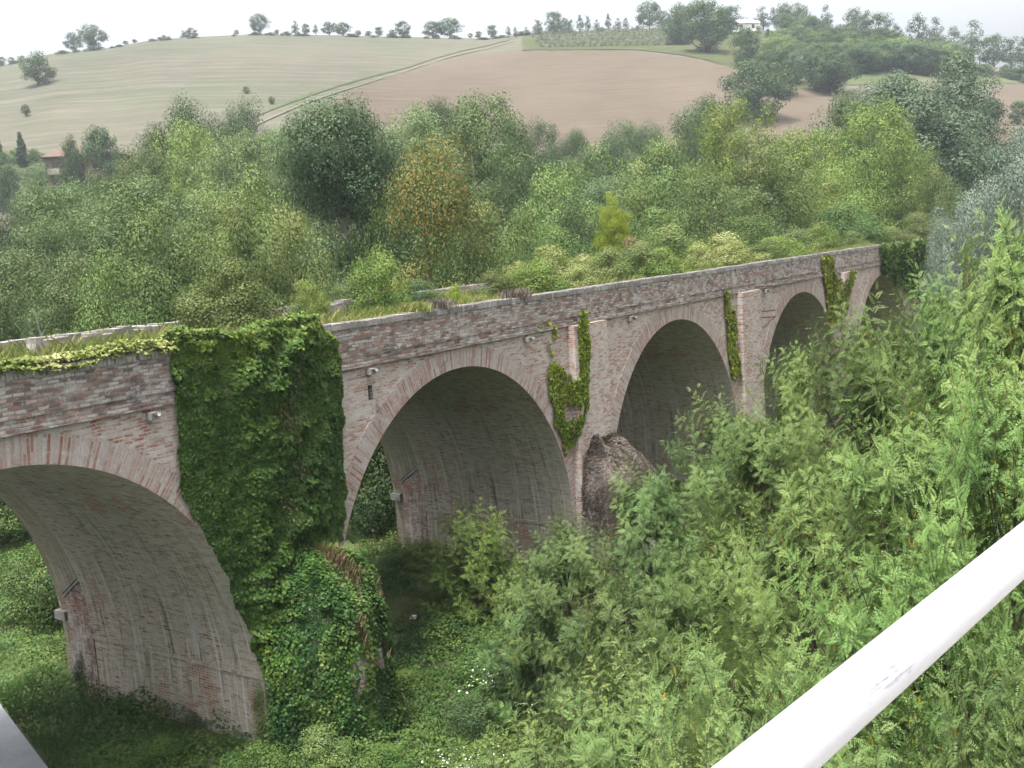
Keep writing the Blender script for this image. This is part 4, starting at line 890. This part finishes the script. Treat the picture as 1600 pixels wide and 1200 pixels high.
# ================================================================== WOOD BEHIND THE VIADUCT
WT = [('oak', 300, 163, 150, 150, 'oak', 'dark round oak against the stubble field, larger of a pair'), ('oak', 378, 165, 150, 66, 'oak', 'small dark oak against the field beside the larger one'), ('oak', 250, 200, 140, 70, 'oak', 'dark oak on the lower flank of the larger one'),
      ('forked', 520, 157, 62, 215, 'poplardark', 'tall dark poplar with pale forked trunk above the deck'), ('poplar', 440, 205, 115, 130, 'poplar', 'pale grey poplar left of the tall dark poplar'), ('poplar', 640, 176, 112, 170, 'poplar', 'pale poplar behind the orange tree'),
      ('poplar', 742, 154, 84, 200, 'poplar', 'tall grey green poplar right of the orange tree'), ('oak', 690, 160, 140, 50, 'oak', 'dark tree top peeping beside the tall grey green poplar'), ('oak', 290, 198, 118, 100, 'yellowgreen', 'yellow green round tree before the dark oak pair'),
      ('poplar', 350, 212, 100, 160, 'poplar', 'silvery poplar below the small dark oak'), ('poplar', 200, 238, 100, 140, 'poplar', 'pale poplar in front of the farmhouse field'), 
      ('oak', 62, 258, 150, 80, 'poplardark', 'mid green tree below the cypresses'), ('oak', 15, 320, 110, 130, 'oak', 'deep green tree at the picture edge under the cypresses'), ('poplar', 105, 290, 82, 180, 'poplar', 'broad grey poplar at the wood edge near the farmhouse'),
      ('poplar', 225, 280, 76, 210, 'poplar', 'broad grey green poplar above the low parapet'), ('locustfar', 400, 285, 60, 170, 'locustfar', 'light green locust tree left of the dark poplar trunk'), ('locustfar', 255, 335, 50, 250, 'locustfar', 'wide locust tree with rusty tinge behind the deck'),
      ('locustfar', 380, 330, 46, 200, 'olivegreen', 'olive tinted locust tree behind the ivy pier'), ('poplar', 60, 395, 46, 220, 'poplar', 'grey leafed tree close behind the low parapet end'), ('locustfar', 155, 415, 43, 190, 'locustfar', 'green bushy tree close behind the low parapet'), ('locustfar', 450, 340, 48, 90, 'olivegreen', 'yellow tinted tree left of the pale forked trunk'),
      ('oak', 842, 192, 160, 70, 'oak', 'dark round bush tree at the lower edge of the ploughed field'), ('oak', 965, 195, 160, 120, 'oak', 'broad dark tree at the lower edge of the ploughed field'), ('oak', 900, 205, 165, 70, 'oak', 'low dark tree between two larger ones at the field edge'), ('oak', 1015, 198, 155, 70, 'oak', 'dark tree at the end of the field edge row'), ('oak', 790, 190, 150, 80, 'oak', 'dark tree behind the tall grey green poplar'),
      ('locustfar', 925, 240, 92, 190, 'locustfar', 'pale feathery tree in the middle of the wood'), ('locustfar', 1035, 224, 86, 190, 'locustfar', 'large pale locust tree left of the bright poplar'), ('locustfar', 860, 268, 76, 170, 'locustfar', 'feathery tree right behind the tall grey green poplar'), ('oak', 905, 325, 64, 150, 'oak', 'dark shaded tree behind the lime sapling'),
      ('locustfar', 820, 335, 56, 130, 'locustfar', 'mid green tree right of the orange tree'), ('locustfar', 985, 300, 68, 160, 'locustfar', 'green locust tree above the domed creeper hump'),
      ('poplar', 1142, 163, 86, 125, 'yellowgreen', 'tall bright green poplar before the dark hillside oaks'), ('poplar', 1185, 235, 72, 170, 'olivegreen', 'olive green poplar in the middle of the bright group'), ('poplar', 1245, 208, 80, 150, 'yellowgreen', 'bright poplar between two taller bright ones'), ('poplar', 1345, 167, 74, 170, 'yellowgreen', 'tall yellow green poplar before the grey willows'),
      ('poplar', 1405, 195, 72, 100, 'yellowgreen', 'narrow yellow green poplar against the grey willow'), ('locustfar', 1305, 262, 62, 160, 'yellowgreen', 'yellowish lower tree under the tall yellow poplar'), ('locustfar', 1370, 285, 58, 140, 'locustfar', 'green lower tree before the grey willow trunks'), ('poplar', 1110, 275, 66, 160, 'olivegreen', 'olive leafed tree above the deck thicket'),
      ('locustfar', 1215, 310, 58, 170, 'olivegreen', 'wide olive tree just behind the deck above the fourth arch'), ('oak', 1080, 172, 135, 84, 'oak', 'dark tree left of the tall bright poplar top'), ('oak', 1108, 153, 150, 44, 'oak', 'small dark tree top beside the tall bright poplar'),
      ('willow', 1405, 128, 112, 230, 'greywillow', 'huge grey willow with rounded top'), ('willow', 1500, 92, 108, 190, 'greywillow', 'tallest grey willow with wispy pale crown'), ('oak', 1330, 150, 122, 150, 'oak', 'dark broad tree at the flank of the huge grey willow'), ('willow', 1480, 200, 96, 190, 'greywillow', 'lower grey willow below the wispy crowned one'),
      ('poplar', 500, 205, 112, 150, 'poplar', 'pale poplar hidden behind the tall dark poplar'), ('oak', 575, 195, 125, 110, 'poplardark', 'dark round tree between the tall dark poplar and the orange tree'), ('orange', 664, 226, 40, 230, 'orange', 'autumn tree with orange leaves beside the viaduct deck'), ('silver', 1600, 212, 46, 250, 'silver', 'silver leafed willow leaning in at the picture edge'), ('silver', 1500, 330, 50, 150, 'silver', 'lower lobe of silvery willow above the locusts')]
for (kd, px, py, t, w, mt, lb) in WT: tree_px(kd, px, py, t, w, mt, lb, group='trees of the wood behind the viaduct', rz=math.atan2(RT[1], RT[0]) if kd == 'orange' else None, var=0 if mt == 'poplardark' else None)
for px, tp, bs in ((36, 212, 262), (3, 222, 270)):
    hill_tree('cypress', px, bs, bs - tp, 15, 'cypress', 'dark cypress spire nearer the farmhouse' if px > 20 else 'dark cypress spire cut by the picture edge')
r = random.Random(5)
fill = 'nameless green tree in the unbroken mass of the wood'
for i in range(40):
    px = r.uniform(-120, 1480); t = r.uniform(52, 135); hz = 427 - .063 * px
    py = hz - r.uniform(20, 95) - (t - 52) * .55 + (40 if t < 60 else 0)
    p = at(px, py, t)
    if p[1] < W + 3 or (490 < px < 590 and t < 75): continue
    tree_px(r.choice(['oak', 'locustfar', 'locustfar', 'poplar']), px, py, t, r.uniform(3.8, 6.0) / t * F * 1.6, r.choice(['poplar', 'locustfar', 'locustfar', 'oak', 'poplardark', 'olivegreen']), fill, group='filler trees of the wood')
under = 'low leafy bush in the shaded undergrowth of the wood'
for i in range(70):
    x = r.uniform(-6, 75); y = r.uniform(W + 2.0, W + 30); h = r.uniform(2.5, 5.5)
    if 1 < x < 14 and y < 30 and abs(x - (4.9 + (y - 8.8) * .42) + 2) < 5: continue
    plant('bush', (x, y, GZ - .1), h, h * r.uniform(1.0, 1.5), r.choice(['locustfar', 'oak', 'cover', 'poplardark', 'locustfar']), under, cat='shrub', group='undergrowth bushes behind the viaduct')
# the first arch looks through to dark trees
for a in ((6, 36, 9, 9), (12.5, 32, 9, 9), (18, 29, 8, 8), (23, 33, 10, 9), (12, 40, 11, 10), (27, 27, 8, 7)):
    plant('oak', (a[0], a[1], GZ - .1), a[2], a[3], 'oak', 'dark tree standing across the lane beyond the first arch', group='dark trees beyond the first arch')

for i, (x, y, h) in enumerate(((47, 13, 7), (52, 12, 6.5), (57, 14, 8), (62, 12.5, 7), (67, 14, 8), (73, 13, 8), (42, 14, 6))):
    plant('oak', (x, y + 1, GZ - .1), h, 6.5, 'oak', 'dark tree crowding the rear of the far arches', group='dark trees behind the far arches')
# ================================================================== HILL TREES
def ordn(i): return f"{i}{'th' if 10 <= i % 100 <= 20 else {1: 'st', 2: 'nd', 3: 'rd'}.get(i % 10, 'th')}"
SKY = [(3, 103, 14, 14), (18, 97, 9, 9), (36, 94, 8, 7), (116, 72, 28, 26), (146, 73, 36, 42), (196, 63, 6, 9), (210, 62, 6, 8), (297, 57, 14, 28), (370, 53, 8, 8), (406, 52, 31, 30), (433, 53, 8, 8), (462, 53, 21, 15), (478, 53, 17, 14), (494, 53, 16, 11), (515, 54, 21, 22), (536, 55, 21, 26), (560, 54, 9, 10), (576, 55, 8, 12),
       (593, 56, 15, 14), (613, 56, 11, 12), (630, 55, 24, 24), (677, 57, 24, 36), (703, 57, 31, 36), (735, 58, 8, 8), (748, 58, 11, 11), (770, 59, 21, 17), (795, 59, 19, 9), (806, 58, 17, 8), (823, 56, 15, 11), (841, 53, 23, 17), (866, 53, 35, 28), (885, 51, 23, 22), (907, 50, 27, 14), (919, 49, 25, 11), (933, 49, 19, 12), (951, 48, 27, 11),
       (966, 47, 19, 14), (978, 46, 19, 10), (1015, 41, 42, 40), (1036, 46, 28, 32), (1075, 60, 50, 44), (1128, 52, 38, 32), (1142, 52, 42, 36), (1168, 28, 14, 20), (1192, 43, 28, 22), (1222, 44, 34, 28), (1246, 44, 36, 34), (1275, 50, 20, 20), (1292, 54, 38, 20), (1313, 58, 18, 16), (1338, 60, 40, 34), (1374, 66, 38, 36), (1402, 72, 28, 18), (1436, 86, 48, 30), (1462, 84, 44, 26),
       (1490, 92, 38, 26), (1521, 92, 48, 34), (1553, 100, 36, 32), (1580, 106, 36, 28), (1600, 112, 40, 26)]
for i, (px, pb, h, w) in enumerate(SKY):
    kd = 'fartall' if h > 1.25 * w else 'farbush' if h < .62 * w else 'farround'
    shp = {'fartall': 'slender upright tree', 'farround': 'rounded tree', 'farbush': 'low wide bush'}[kd]
    if px > 1190: h, w = h * 1.25, w * 1.2
    hill_tree(kd, px, pb + 1, h, w * 1.1, 'oak', f"{shp}, {ordn(i + 1)} plant from the left along the hill skyline", group='trees along the hill skyline', cat='bush' if kd == 'farbush' else 'tree')
r = random.Random(6)
for i in range(46):
    px = r.uniform(390, 1010) if i < 34 else r.uniform(0, 390); hill_tree('farbush', px, np.interp(px, [q[0] for q in RIDGE_PX], [q[1] for q in RIDGE_PX]) + 2, r.uniform(3, 8), r.uniform(8, 26), 'oak', 'low scrub bush in the ragged hedge on the skyline', cat='bush', group='low scrub along the skyline')
HT = [('faroak', 167, 318, 112, 62, 'oak', 'dark tree right of the farmhouse roof'), ('faroak', 120, 318, 96, 46, 'oak', 'dark tree in front of the farmhouse'), ('faroak', 12, 330, 80, 60, 'oak', 'dark tree at the picture edge below the cypresses'), ('farround', 60, 134, 48, 52, 'oak', 'lone round oak with visible trunk on the pale stubble slope'), ('farround', 41, 182, 18, 14, 'oak', 'tiny lone tree below the lone round oak'), ('farround', 385, 146, 11, 13, 'oak', 'tiny bush tree in the middle of the stubble field'), ('farround', 425, 163, 13, 12, 'oak', 'tiny tree beside the grassy track'),
      ('faroak', 1185, 190, 92, 112, 'oak', 'big dark oak at the corner of the ploughed field'), ('faroak', 1216, 150, 70, 70, 'oak', 'dark oak joined behind the big corner oak'), ('faroak', 1296, 145, 58, 88, 'oak', 'wide dark oak above the small ploughed patch'), ('faroak', 1167, 104, 58, 50, 'oak', 'dark round tree below the ridge house'),
      ('faroak', 1102, 82, 76, 76, 'oak', 'large dense tree at the end of the olive grove'), ('faroak', 1062, 70, 60, 48, 'oak', 'dense tree beside the largest one at the olive grove'), ('faroak', 1240, 130, 46, 44, 'greywillow', 'greyish tree between the two dark hillside oaks'), ('farbush', 1185, 53, 12, 13, 'yellowgreen', 'yellow bush below the ridge house'), ('farbush', 1212, 57, 10, 14, 'yellowgreen', 'second yellow bush below the ridge house'), ('farbush', 1200, 58, 13, 16, 'oak', 'dark bush between the yellow ones below the ridge house'),
      ('farround', 1590, 195, 34, 30, 'oak', 'small dark tree in the ploughed field at the picture edge')]
for a in HT: hill_tree(*a, group='lone trees on the hill')
r = random.Random(8)
for i in range(85):
    px = r.uniform(1215, 1480); f = r.random(); tp_ = 62 + (px - 1215) * .17; bt_ = 116 - abs(px - 1300) * .05
    pb = tp_ + 12 + f * max(6, bt_ - tp_ - 12); hill_tree('faroak', px, pb, r.uniform(30, 46), r.uniform(38, 60), r.choice(['oak', 'poplardark', 'oak', 'locustfar']), 'green tree in the solid wood below the skyline', group='trees of the hillside wood')
for i in range(20):
    px = r.uniform(1225, 1620); pb = np.interp(px, [q[0] for q in RIDGE_PX], [q[1] for q in RIDGE_PX]) + r.uniform(2, 9)
    hill_tree('faroak', px, pb, r.uniform(22, 36), r.uniform(28, 46), r.choice(['oak', 'oak', 'poplardark']), 'full dark tree merged into the skyline clump of the hillside wood', group='skyline clump trees')
for i in range(16):
    px = r.uniform(1400, 1610); pb = 76 + (px - 1400) * .2 + r.uniform(6, 16); hill_tree('farbush', px, pb, r.uniform(12, 22), r.uniform(24, 40), 'oak', 'dark hedge bush lining the meadow under the skyline', cat='bush', group='hedge bushes under the skyline')
for row in range(5):
    k = 0; px = 832 + row * 4
    while px < 1052:
        yt = 54 + row * 5.2 - (px - 832) * .02; hill_tree('olive', px + r.uniform(-2, 2), yt + r.uniform(-.5, .5), 11, 14, 'olive', 'small grey olive tree in the planted rows of the grove', group='olive trees of the grove'); px += r.uniform(8, 10)
for i in range(22):
    px = -30 + i * 22 + r.uniform(-6, 6); pb = 232 + r.uniform(4, 26) if px < 260 else 228
    hill_tree('farbush', px, pb + 8, r.uniform(12, 24), r.uniform(26, 44), r.choice(['oak', 'locustfar', 'poplardark']), 'hedge bush along the foot of the stubble field', cat='bush', group='hedge bushes at the foot of the hill')

# ================================================================== HOUSES
def house(px, pb, wpx, hwall, roofh, wallm, label, rz_off=.35, floors=2, flatroof=False):
    base, d = hill_pt(px, pb); w = wpx * d * .97 / F; dep = w * .6
    a = math.atan2(RT[1], RT[0]) + rz_off; root = empty('farmhouse' if not flatroof else 'villa', (base[0], base[1], base[2] - .3), a); tag(root, label, 'house')
    b = MB(); hw = w / 2; H = hwall
    b.box(-hw, hw, -dep / 2, dep / 2, 0, H); b.build('wall', M[wallm], root)
    b = MB(); e = .5
    pts = [(-hw - e, -dep / 2 - e, H), (hw + e, -dep / 2 - e, H), (hw + e, dep / 2 + e, H), (-hw - e, dep / 2 + e, H)]; r0, r1 = (-hw * .55, 0, H + roofh), (hw * .55, 0, H + roofh)
    b.quad(pts[0], pts[1], r1, r0); b.quad(pts[2], pts[3], r0, r1); b.poly([pts[1], pts[2], r1], [(0, 0), (1, 0), (.5, 1)]); b.poly([pts[3], pts[0], r0], [(0, 0), (1, 0), (.5, 1)]); b.quad(*[(p[0], p[1], H - .12) for p in pts])
    for k in range(4): p, q = pts[k], pts[(k + 1) % 4]; b.quad((p[0], p[1], H - .12), (q[0], q[1], H - .12), q, p)
    rf = b.build('roof', M['rooftile'] if not flatroof else M['whitewall'], root)
    b = MB(); b.box(hw * .2, hw * .2 + .7, -.3, .4, H + roofh * .4, H + roofh + .8); b.build('chimney', M['plaster'], rf)
    nw = max(2, int(w / 3.6))
    for f in range(floors):
        for k in range(nw):
            x = -hw + (k + .5) * w / nw; z = 1.0 + f * 2.9; b = MB(); b.box(x - .55, x + .55, -dep / 2 - .03, -dep / 2 + .05, z, z + 1.4); wn = b.build('window', M['glass'], root)
            b = MB(); b.box(x - .68, x + .68, -dep / 2 - .10, -dep / 2 - .035, z - .13, z - .01); b.build('sill', M['whitestone'], wn)
    return root, w, dep
hr, w, dep = house(142, 296, 112, 6.4, 2.4, 'housebrick', 'brick farmhouse with brown tiled roof among dark trees', .25)
b = MB(); b.box(-w * .46, -w * .1, -dep / 2 - 1.6, -dep / 2 - .04, 3.0, 3.25); b.box(-w * .46, -w * .1, -dep / 2 - 1.6, -dep / 2 - 1.5, 3.25, 4.1); b.build('balcony', M['plaster'], hr)
house(1163, 50, 38, 3.0, 1.6, 'whitewall', 'white house on the ridge among trees', .2, 1, True)

# ================================================================== GROUND COVER AND LOW SHRUBS
def road_dist(X, Y):
    ex = np.interp(Y, [-14, -4, 3.5, 8.8, 17, 27], [1.2, 2.0, 3.05, 4.9, 8.2, 13.0]); return X - ex
def ground_cover():
    rng = np.random.default_rng(71); n = 460000
    X = rng.uniform(-6, 27, n); Y = rng.uniform(-10, 25, n); rd = road_dist(X, Y)
    edge = .35 * (fbm(X * 1.3, Y * 1.3, 73) - .3)
    k = (rd > edge) | (rd < -4.3)
    for p in range(0, 3): k &= ~((np.abs(X - pier_x(p)) < 1.28) & (Y > 0) & (Y < W))
    soil = np.exp(-(((X - 15.6) / 1.3) ** 2 + ((Y - 3.6) / 1.1) ** 2)) + .8 * np.exp(-(((X - 6.2) / .8) ** 2 + ((Y - 2.2) / .6) ** 2)) + .6 * np.exp(-(((X - 4.6) / .5) ** 2 + ((Y - 6.2) / .8) ** 2))
    k &= rng.random(n) > soil * 1.5; k &= fbm(X * .8, Y * .8, 75) > .31
    X, Y = X[k], Y[k]; n = len(X)
    lump = np.clip(fbm(X * .55, Y * .55, 77, 4) * 2.0 - .55, .05, 1.3); lump *= np.clip((np.abs(road_dist(X, Y)) - .2) / 2, .12, 1)
    Z = GZ + .04 + .85 * lump * rng.random(n) ** .6 + .125 * (fbm(X * .35, Y * .35, 5) - .5)
    e = .15
    gx = (np.clip(fbm((X + e) * .55, Y * .55, 77, 4) * 2 - .55, .05, 1.3) - lump) / e; gy = (np.clip(fbm(X * .55, (Y + e) * .55, 77, 4) * 2 - .55, .05, 1.3) - lump) / e
    Nn = np.stack([-gx * .5, -gy * .5, np.ones(n)], 1) + rng.normal(size=(n, 3)) * .45
    V, Q = leaf_arrays(rng, np.stack([X, Y, Z], 1), Nn, rng.uniform(.045, .12, n), .75)
    t = .40 + .9 * (fbm(X * .4, Y * .4, 79) - .5) + .25 * (fbm(X * 2.2, Y * 2.2, 80) - .5) + rng.normal(0, .15, n) + .22 * np.clip((-Y - 1) / 4, 0, 1) - .05 * ((Y > -.5) & (Y < 9))  # last term paints the shade under the viaduct into the leaf tint
    o = put('ground_cover', mesh_from('ground_cover', V, quads=Q, tint=np.repeat(np.clip(t, 0, 1), 4)), L['cover']); tag(o, 'low green brambles and weeds carpeting the valley floor', 'ground cover', kind='stuff')
    m = 30000; X = rng.uniform(-6, 27, m); Y = rng.uniform(-10, 25, m); k = (fbm(X * .5, Y * .5, 82) > .46) & ((road_dist(X, Y) > .15) | (road_dist(X, Y) < -4.4))
    for p in range(0, 3): k &= ~((np.abs(X - pier_x(p)) < 1.28) & (Y > 0) & (Y < W))
    X, Y = X[k], Y[k]; m = len(X); V, Q = blades(rng, np.stack([X, Y, np.full(m, GZ)], 1), rng.uniform(.15, .42, m), np.full(m, .022), .7)
    o = put('tall_grass', mesh_from('tall_grass', V, quads=Q, tint=np.repeat(np.clip(rng.normal(.45, .2, m), 0, 1), 4)), L['cover']); tag(o, 'tall green grass standing among the brambles', 'grass', kind='stuff')
ground_cover()
def gbush(px, py, t, wpx, mat, label, kind='bush'): tree_px(kind, px, py, t, wpx, mat, label, cat='shrub', group='shrubs at the foot of the viaduct')
for a in ((135, 985, 31, 60, 'oak', 'dark narrow bush hugging the rear jamb of the first arch'), (215, 1062, 30, 90, 'cover', 'low nettle clump at the rear foot of the first pier'), (330, 1085, 28.5, 90, 'oak', 'dark low weeds along the first pier base'),
          (412, 1062, 26.6, 70, 'locustb_shaded', 'pale feathery weed bush at the front corner of the first pier'), (500, 1130, 25.5, 120, 'locustb_shaded', 'pale green bush left of the first cutwater'), (555, 1095, 26.5, 90, 'cover', 'bright bush at the foot of the first cutwater'),
          (700, 955, 33, 170, 'cover', 'spreading bramble on the clearing before the second arch'), (640, 1040, 30, 110, 'cover', 'bramble clump right of the first cutwater'), (780, 980, 30, 150, 'cover', 'leafy bramble above the white flowers'), (600, 1160, 25, 130, 'cover', 'bright low bramble at the bottom edge below the cutwater'),
          (740, 1080, 27, 110, 'oak', 'dark round bush left of the white flowers'), (40, 955, 38, 100, 'cover', 'bramble thicket behind the first arch by the lane'), (250, 1140, 26.5, 150, 'cover', 'bramble patch between lane and first pier'), (400, 1160, 25, 150, 'cover', 'leafy patch at the bottom before the first pier'),
          (655, 790, 50, 90, 'oak', 'dark bush behind the second arch stump'), (760, 1180, 24, 120, 'locustb_shaded', 'pale feathery bush at the bottom edge near the white flowers')): gbush(*a)
def flowers(px, py, t, wpx, hpx, n, label, seed):
    rng = np.random.default_rng(seed); c = at(px, py, t); w = wpx * t / F; X = c[0] + rng.normal(0, w * .3, n); Y = c[1] + rng.normal(0, w * .35, n)
    k = fbm(X * 2, Y * 2, seed) > .42; X, Y = X[k], Y[k]; n = len(X)
    root = empty('flowering_bush', (c[0], c[1], GZ)); tag(root, label, 'flowers', 'white flowered climbers in the clearing')
    hz = (c[2] - GZ) * (.75 + .5 * fbm(X * 1.2, Y * 1.2, seed + 1)); Z = hz * (.9 + .1 * rng.random(n))
    V, Q = leaf_arrays(rng, np.stack([X - c[0], Y - c[1], Z], 1), np.array([0, 0, 1.0]) + rng.normal(size=(n, 3)) * .4, 0.06 * rng.uniform(.6, 1.3, n), .9)
    put('blossom', mesh_from('blossom', V, quads=Q, tint=np.repeat(rng.random(n), 4)), L['white'], root)
    m = n * 4; X = rng.normal(0, w * .38, m); Y = rng.normal(0, w * .42, m); hz = (c[2] - GZ) * (.75 + .5 * fbm((X + c[0]) * 1.2, (Y + c[1]) * 1.2, seed + 1)) * np.exp(-(X ** 2 + Y ** 2) / (w * .75) ** 2)
    V, Q = leaf_arrays(rng, np.stack([X, Y, hz * rng.random(m) ** .4], 1), np.array([0, 0, .8]) + rng.normal(size=(m, 3)) * .5, .13 * rng.uniform(.6, 1.3, m), .7)
    put('foliage', mesh_from('foliage', V, quads=Q, tint=np.repeat(np.clip(rng.normal(.45, .2, m), 0, 1), 4)), L['cover'], root)
flowers(868, 1075, 27.5, 130, 50, 420, 'larger white flowered climber beside the locusts', 91); flowers(735, 1188, 24.5, 90, 40, 200, 'smaller white flowered clump at the bottom edge', 92); flowers(780, 1060, 28.5, 110, 50, 130, 'sparse white flowers left of the larger flowered climber', 93)
# a scrap of litter on the bare soil
p = at(646, 964, 35.2); b = MB(); rr = random.Random(3)
b.grid(lambda u, v: (p[0] + u, p[1] + v, GZ + .12 + .05 * math.sin(u * 22 + v * 9)), np.linspace(-.14, .14, 7), np.linspace(-.09, .09, 5), lambda u, v: (u, v)); tag(b.build('litter', M['whitewall']), 'small crumpled white litter on the bare soil by the cutwater', 'litter')

# ================================================================== WHITE HANDRAIL ON THE ROAD BRIDGE WE STAND ON
M['whitepaint'] = None
N = NT('white_paint'); o = N.obj(); a = N.noise(N.map(o, (1, 6, 6)), 5, 5, .7); b2 = N.noise(o, 60, 4, .7); st_ = N.noise(N.map(o, (1.2, 9, 9), (3, 1, 2)), 3.0, 6, .75)
c = N.mix(N.rng(st_, .60, .68, 0, .8), N.ramp(a, [(.35, (.30, .30, .335)), (.6, (.35, .35, .375))]), (.07, .07, .09)); M['whitepaint'] = N.done(c, .35, .4, b2, .08, .003)
dirx, diry = .99443, -.10543; rx, ry, rz_ = -9.88, -19.35, CZ - .47
ra = math.atan2(diry, dirx); rail = empty('handrail', (rx, ry, rz_ - 1.06), ra); tag(rail, 'white painted tubular handrail crossing the near corner', 'handrail')
def railtube(z, rr, x0=-6, x1=14): v, q = tube([(x0, 0, z), (x0 + .02, 0, z)] + [(x, 0, z) for x in np.linspace(x0 + 1, x1 - .02, 20)] + [(x1, 0, z)], [rr] * 23, 40); return v, q
v, q = railtube(1.06, .0285); put('top_rail', mesh_from('top_rail', v, quads=q, smooth=True), M['whitepaint'], rail)
v, q = railtube(.55, .024); put('lower_rail', mesh_from('lower_rail', v, quads=q, smooth=True), M['whitepaint'], rail)
for x in (-5.5, -3.2, -.9, 3.0, 5.4, 7.8, 10.2, 12.6):
    v, q = tube([(x, 0, -.02), (x, 0, 1.03)], [.024, .024], 14); put('post', mesh_from('post', v, quads=q, smooth=True), M['whitepaint'], rail)
fb = empty('road_bridge', (rx, ry, rz_ - 1.06), ra); tag(fb, 'concrete road bridge deck carrying the white handrail', 'bridge')
b = MB(); b.box(-6, 14, -3.2, .12, -.35, 0); b.build('deck_slab', M['concrete'], fb)
for x in (-4, 12): b = MB(); b.box(x - .5, x + .5, -2.6, -1.6, GZ - .5 - (rz_ - 1.06), -.352); b.build('pier', M['concrete'], fb)

# ================================================================== LIGHT, SKY, CAMERA
SUN_EL, SUN_AZ = math.radians(74), math.radians(185)   # azimuth measured from +x (bridge direction), counter-clockwise: light comes from behind the viewer
w = bpy.data.worlds.new('World'); SC.world = w; w.use_nodes = True; nt = w.node_tree; nt.nodes.clear()
sky = nt.nodes.new('ShaderNodeTexSky'); sky.sky_type = 'NISHITA'; sky.sun_disc = False; sky.sun_elevation = SUN_EL; sky.sun_rotation = math.pi / 2 - SUN_AZ; sky.altitude = 100; sky.air_density = 1.0; sky.dust_density = 10.0; sky.ozone_density = 1.0
hs = nt.nodes.new('ShaderNodeHueSaturation'); hs.inputs['Saturation'].default_value = .28; hs.inputs['Value'].default_value = 1.1
bg = nt.nodes.new('ShaderNodeBackground'); bg.inputs[1].default_value = .15; out = nt.nodes.new('ShaderNodeOutputWorld')
nt.links.new(sky.outputs[0], hs.inputs['Color']); nt.links.new(hs.outputs[0], bg.inputs[0]); nt.links.new(bg.outputs[0], out.inputs[0])
from mathutils import Matrix, Vector
ld = bpy.data.lights.new('sun', 'SUN'); ld.energy = 2.6; ld.angle = math.radians(10); ld.color = (1, .96, .90); lo = bpy.data.objects.new('sun', ld); COL.objects.link(lo)
sd = Vector((math.cos(SUN_AZ) * math.cos(SUN_EL), math.sin(SUN_AZ) * math.cos(SUN_EL), math.sin(SUN_EL))); lo.rotation_euler = sd.to_track_quat('Z', 'Y').to_euler(); lo.location = (-30, -40, 60)
HAZE = 0.00024
if HAZE:
    b = MB(); b.box(-420, 720, -330, 760, GZ - 3, 190); hz = b.build('haze', None); tag(hz, 'pale summer haze over the valley', 'haze', kind='stuff')
    m = bpy.data.materials.new('haze_air'); m.use_nodes = True; t = m.node_tree; t.nodes.clear(); pv = t.nodes.new('ShaderNodeVolumePrincipled'); pv.inputs['Color'].default_value = (.80, .88, 1, 1); pv.inputs['Density'].default_value = HAZE; pv.inputs['Anisotropy'].default_value = .3
    ou = t.nodes.new('ShaderNodeOutputMaterial'); t.links.new(pv.outputs[0], ou.inputs['Volume']); hz.data.materials.append(m)
cd = bpy.data.cameras.new('camera'); cd.sensor_width = 36; cd.sensor_fit = 'HORIZONTAL'; cd.lens = 36 * F / 1600; cd.clip_end = 4000; cd.clip_start = .05
cam = bpy.data.objects.new('camera', cd); COL.objects.link(cam)
r0 = np.array([RT[0], RT[1], 0]); u0 = np.array([FW[0] * math.sin(PITCH), FW[1] * math.sin(PITCH), math.cos(PITCH)]); f0 = np.array([FW[0] * math.cos(PITCH), FW[1] * math.cos(PITCH), -math.sin(PITCH)])
rr_ = math.cos(ROLL) * r0 + math.sin(ROLL) * u0; uu_ = -math.sin(ROLL) * r0 + math.cos(ROLL) * u0
cam.matrix_world = Matrix(((rr_[0], uu_[0], -f0[0], CX), (rr_[1], uu_[1], -f0[1], CY), (rr_[2], uu_[2], -f0[2], CZ), (0, 0, 0, 1))); SC.camera = cam
SC.view_settings.view_transform = 'Standard'; SC.view_settings.look = 'None'; SC.view_settings.exposure = 1.55; SC.view_settings.gamma = 1
SC.cycles.max_bounces = 6; SC.cycles.diffuse_bounces = 2; SC.cycles.glossy_bounces = 2; SC.cycles.transmission_bounces = 4; SC.cycles.volume_bounces = 1; SC.cycles.use_denoising = True
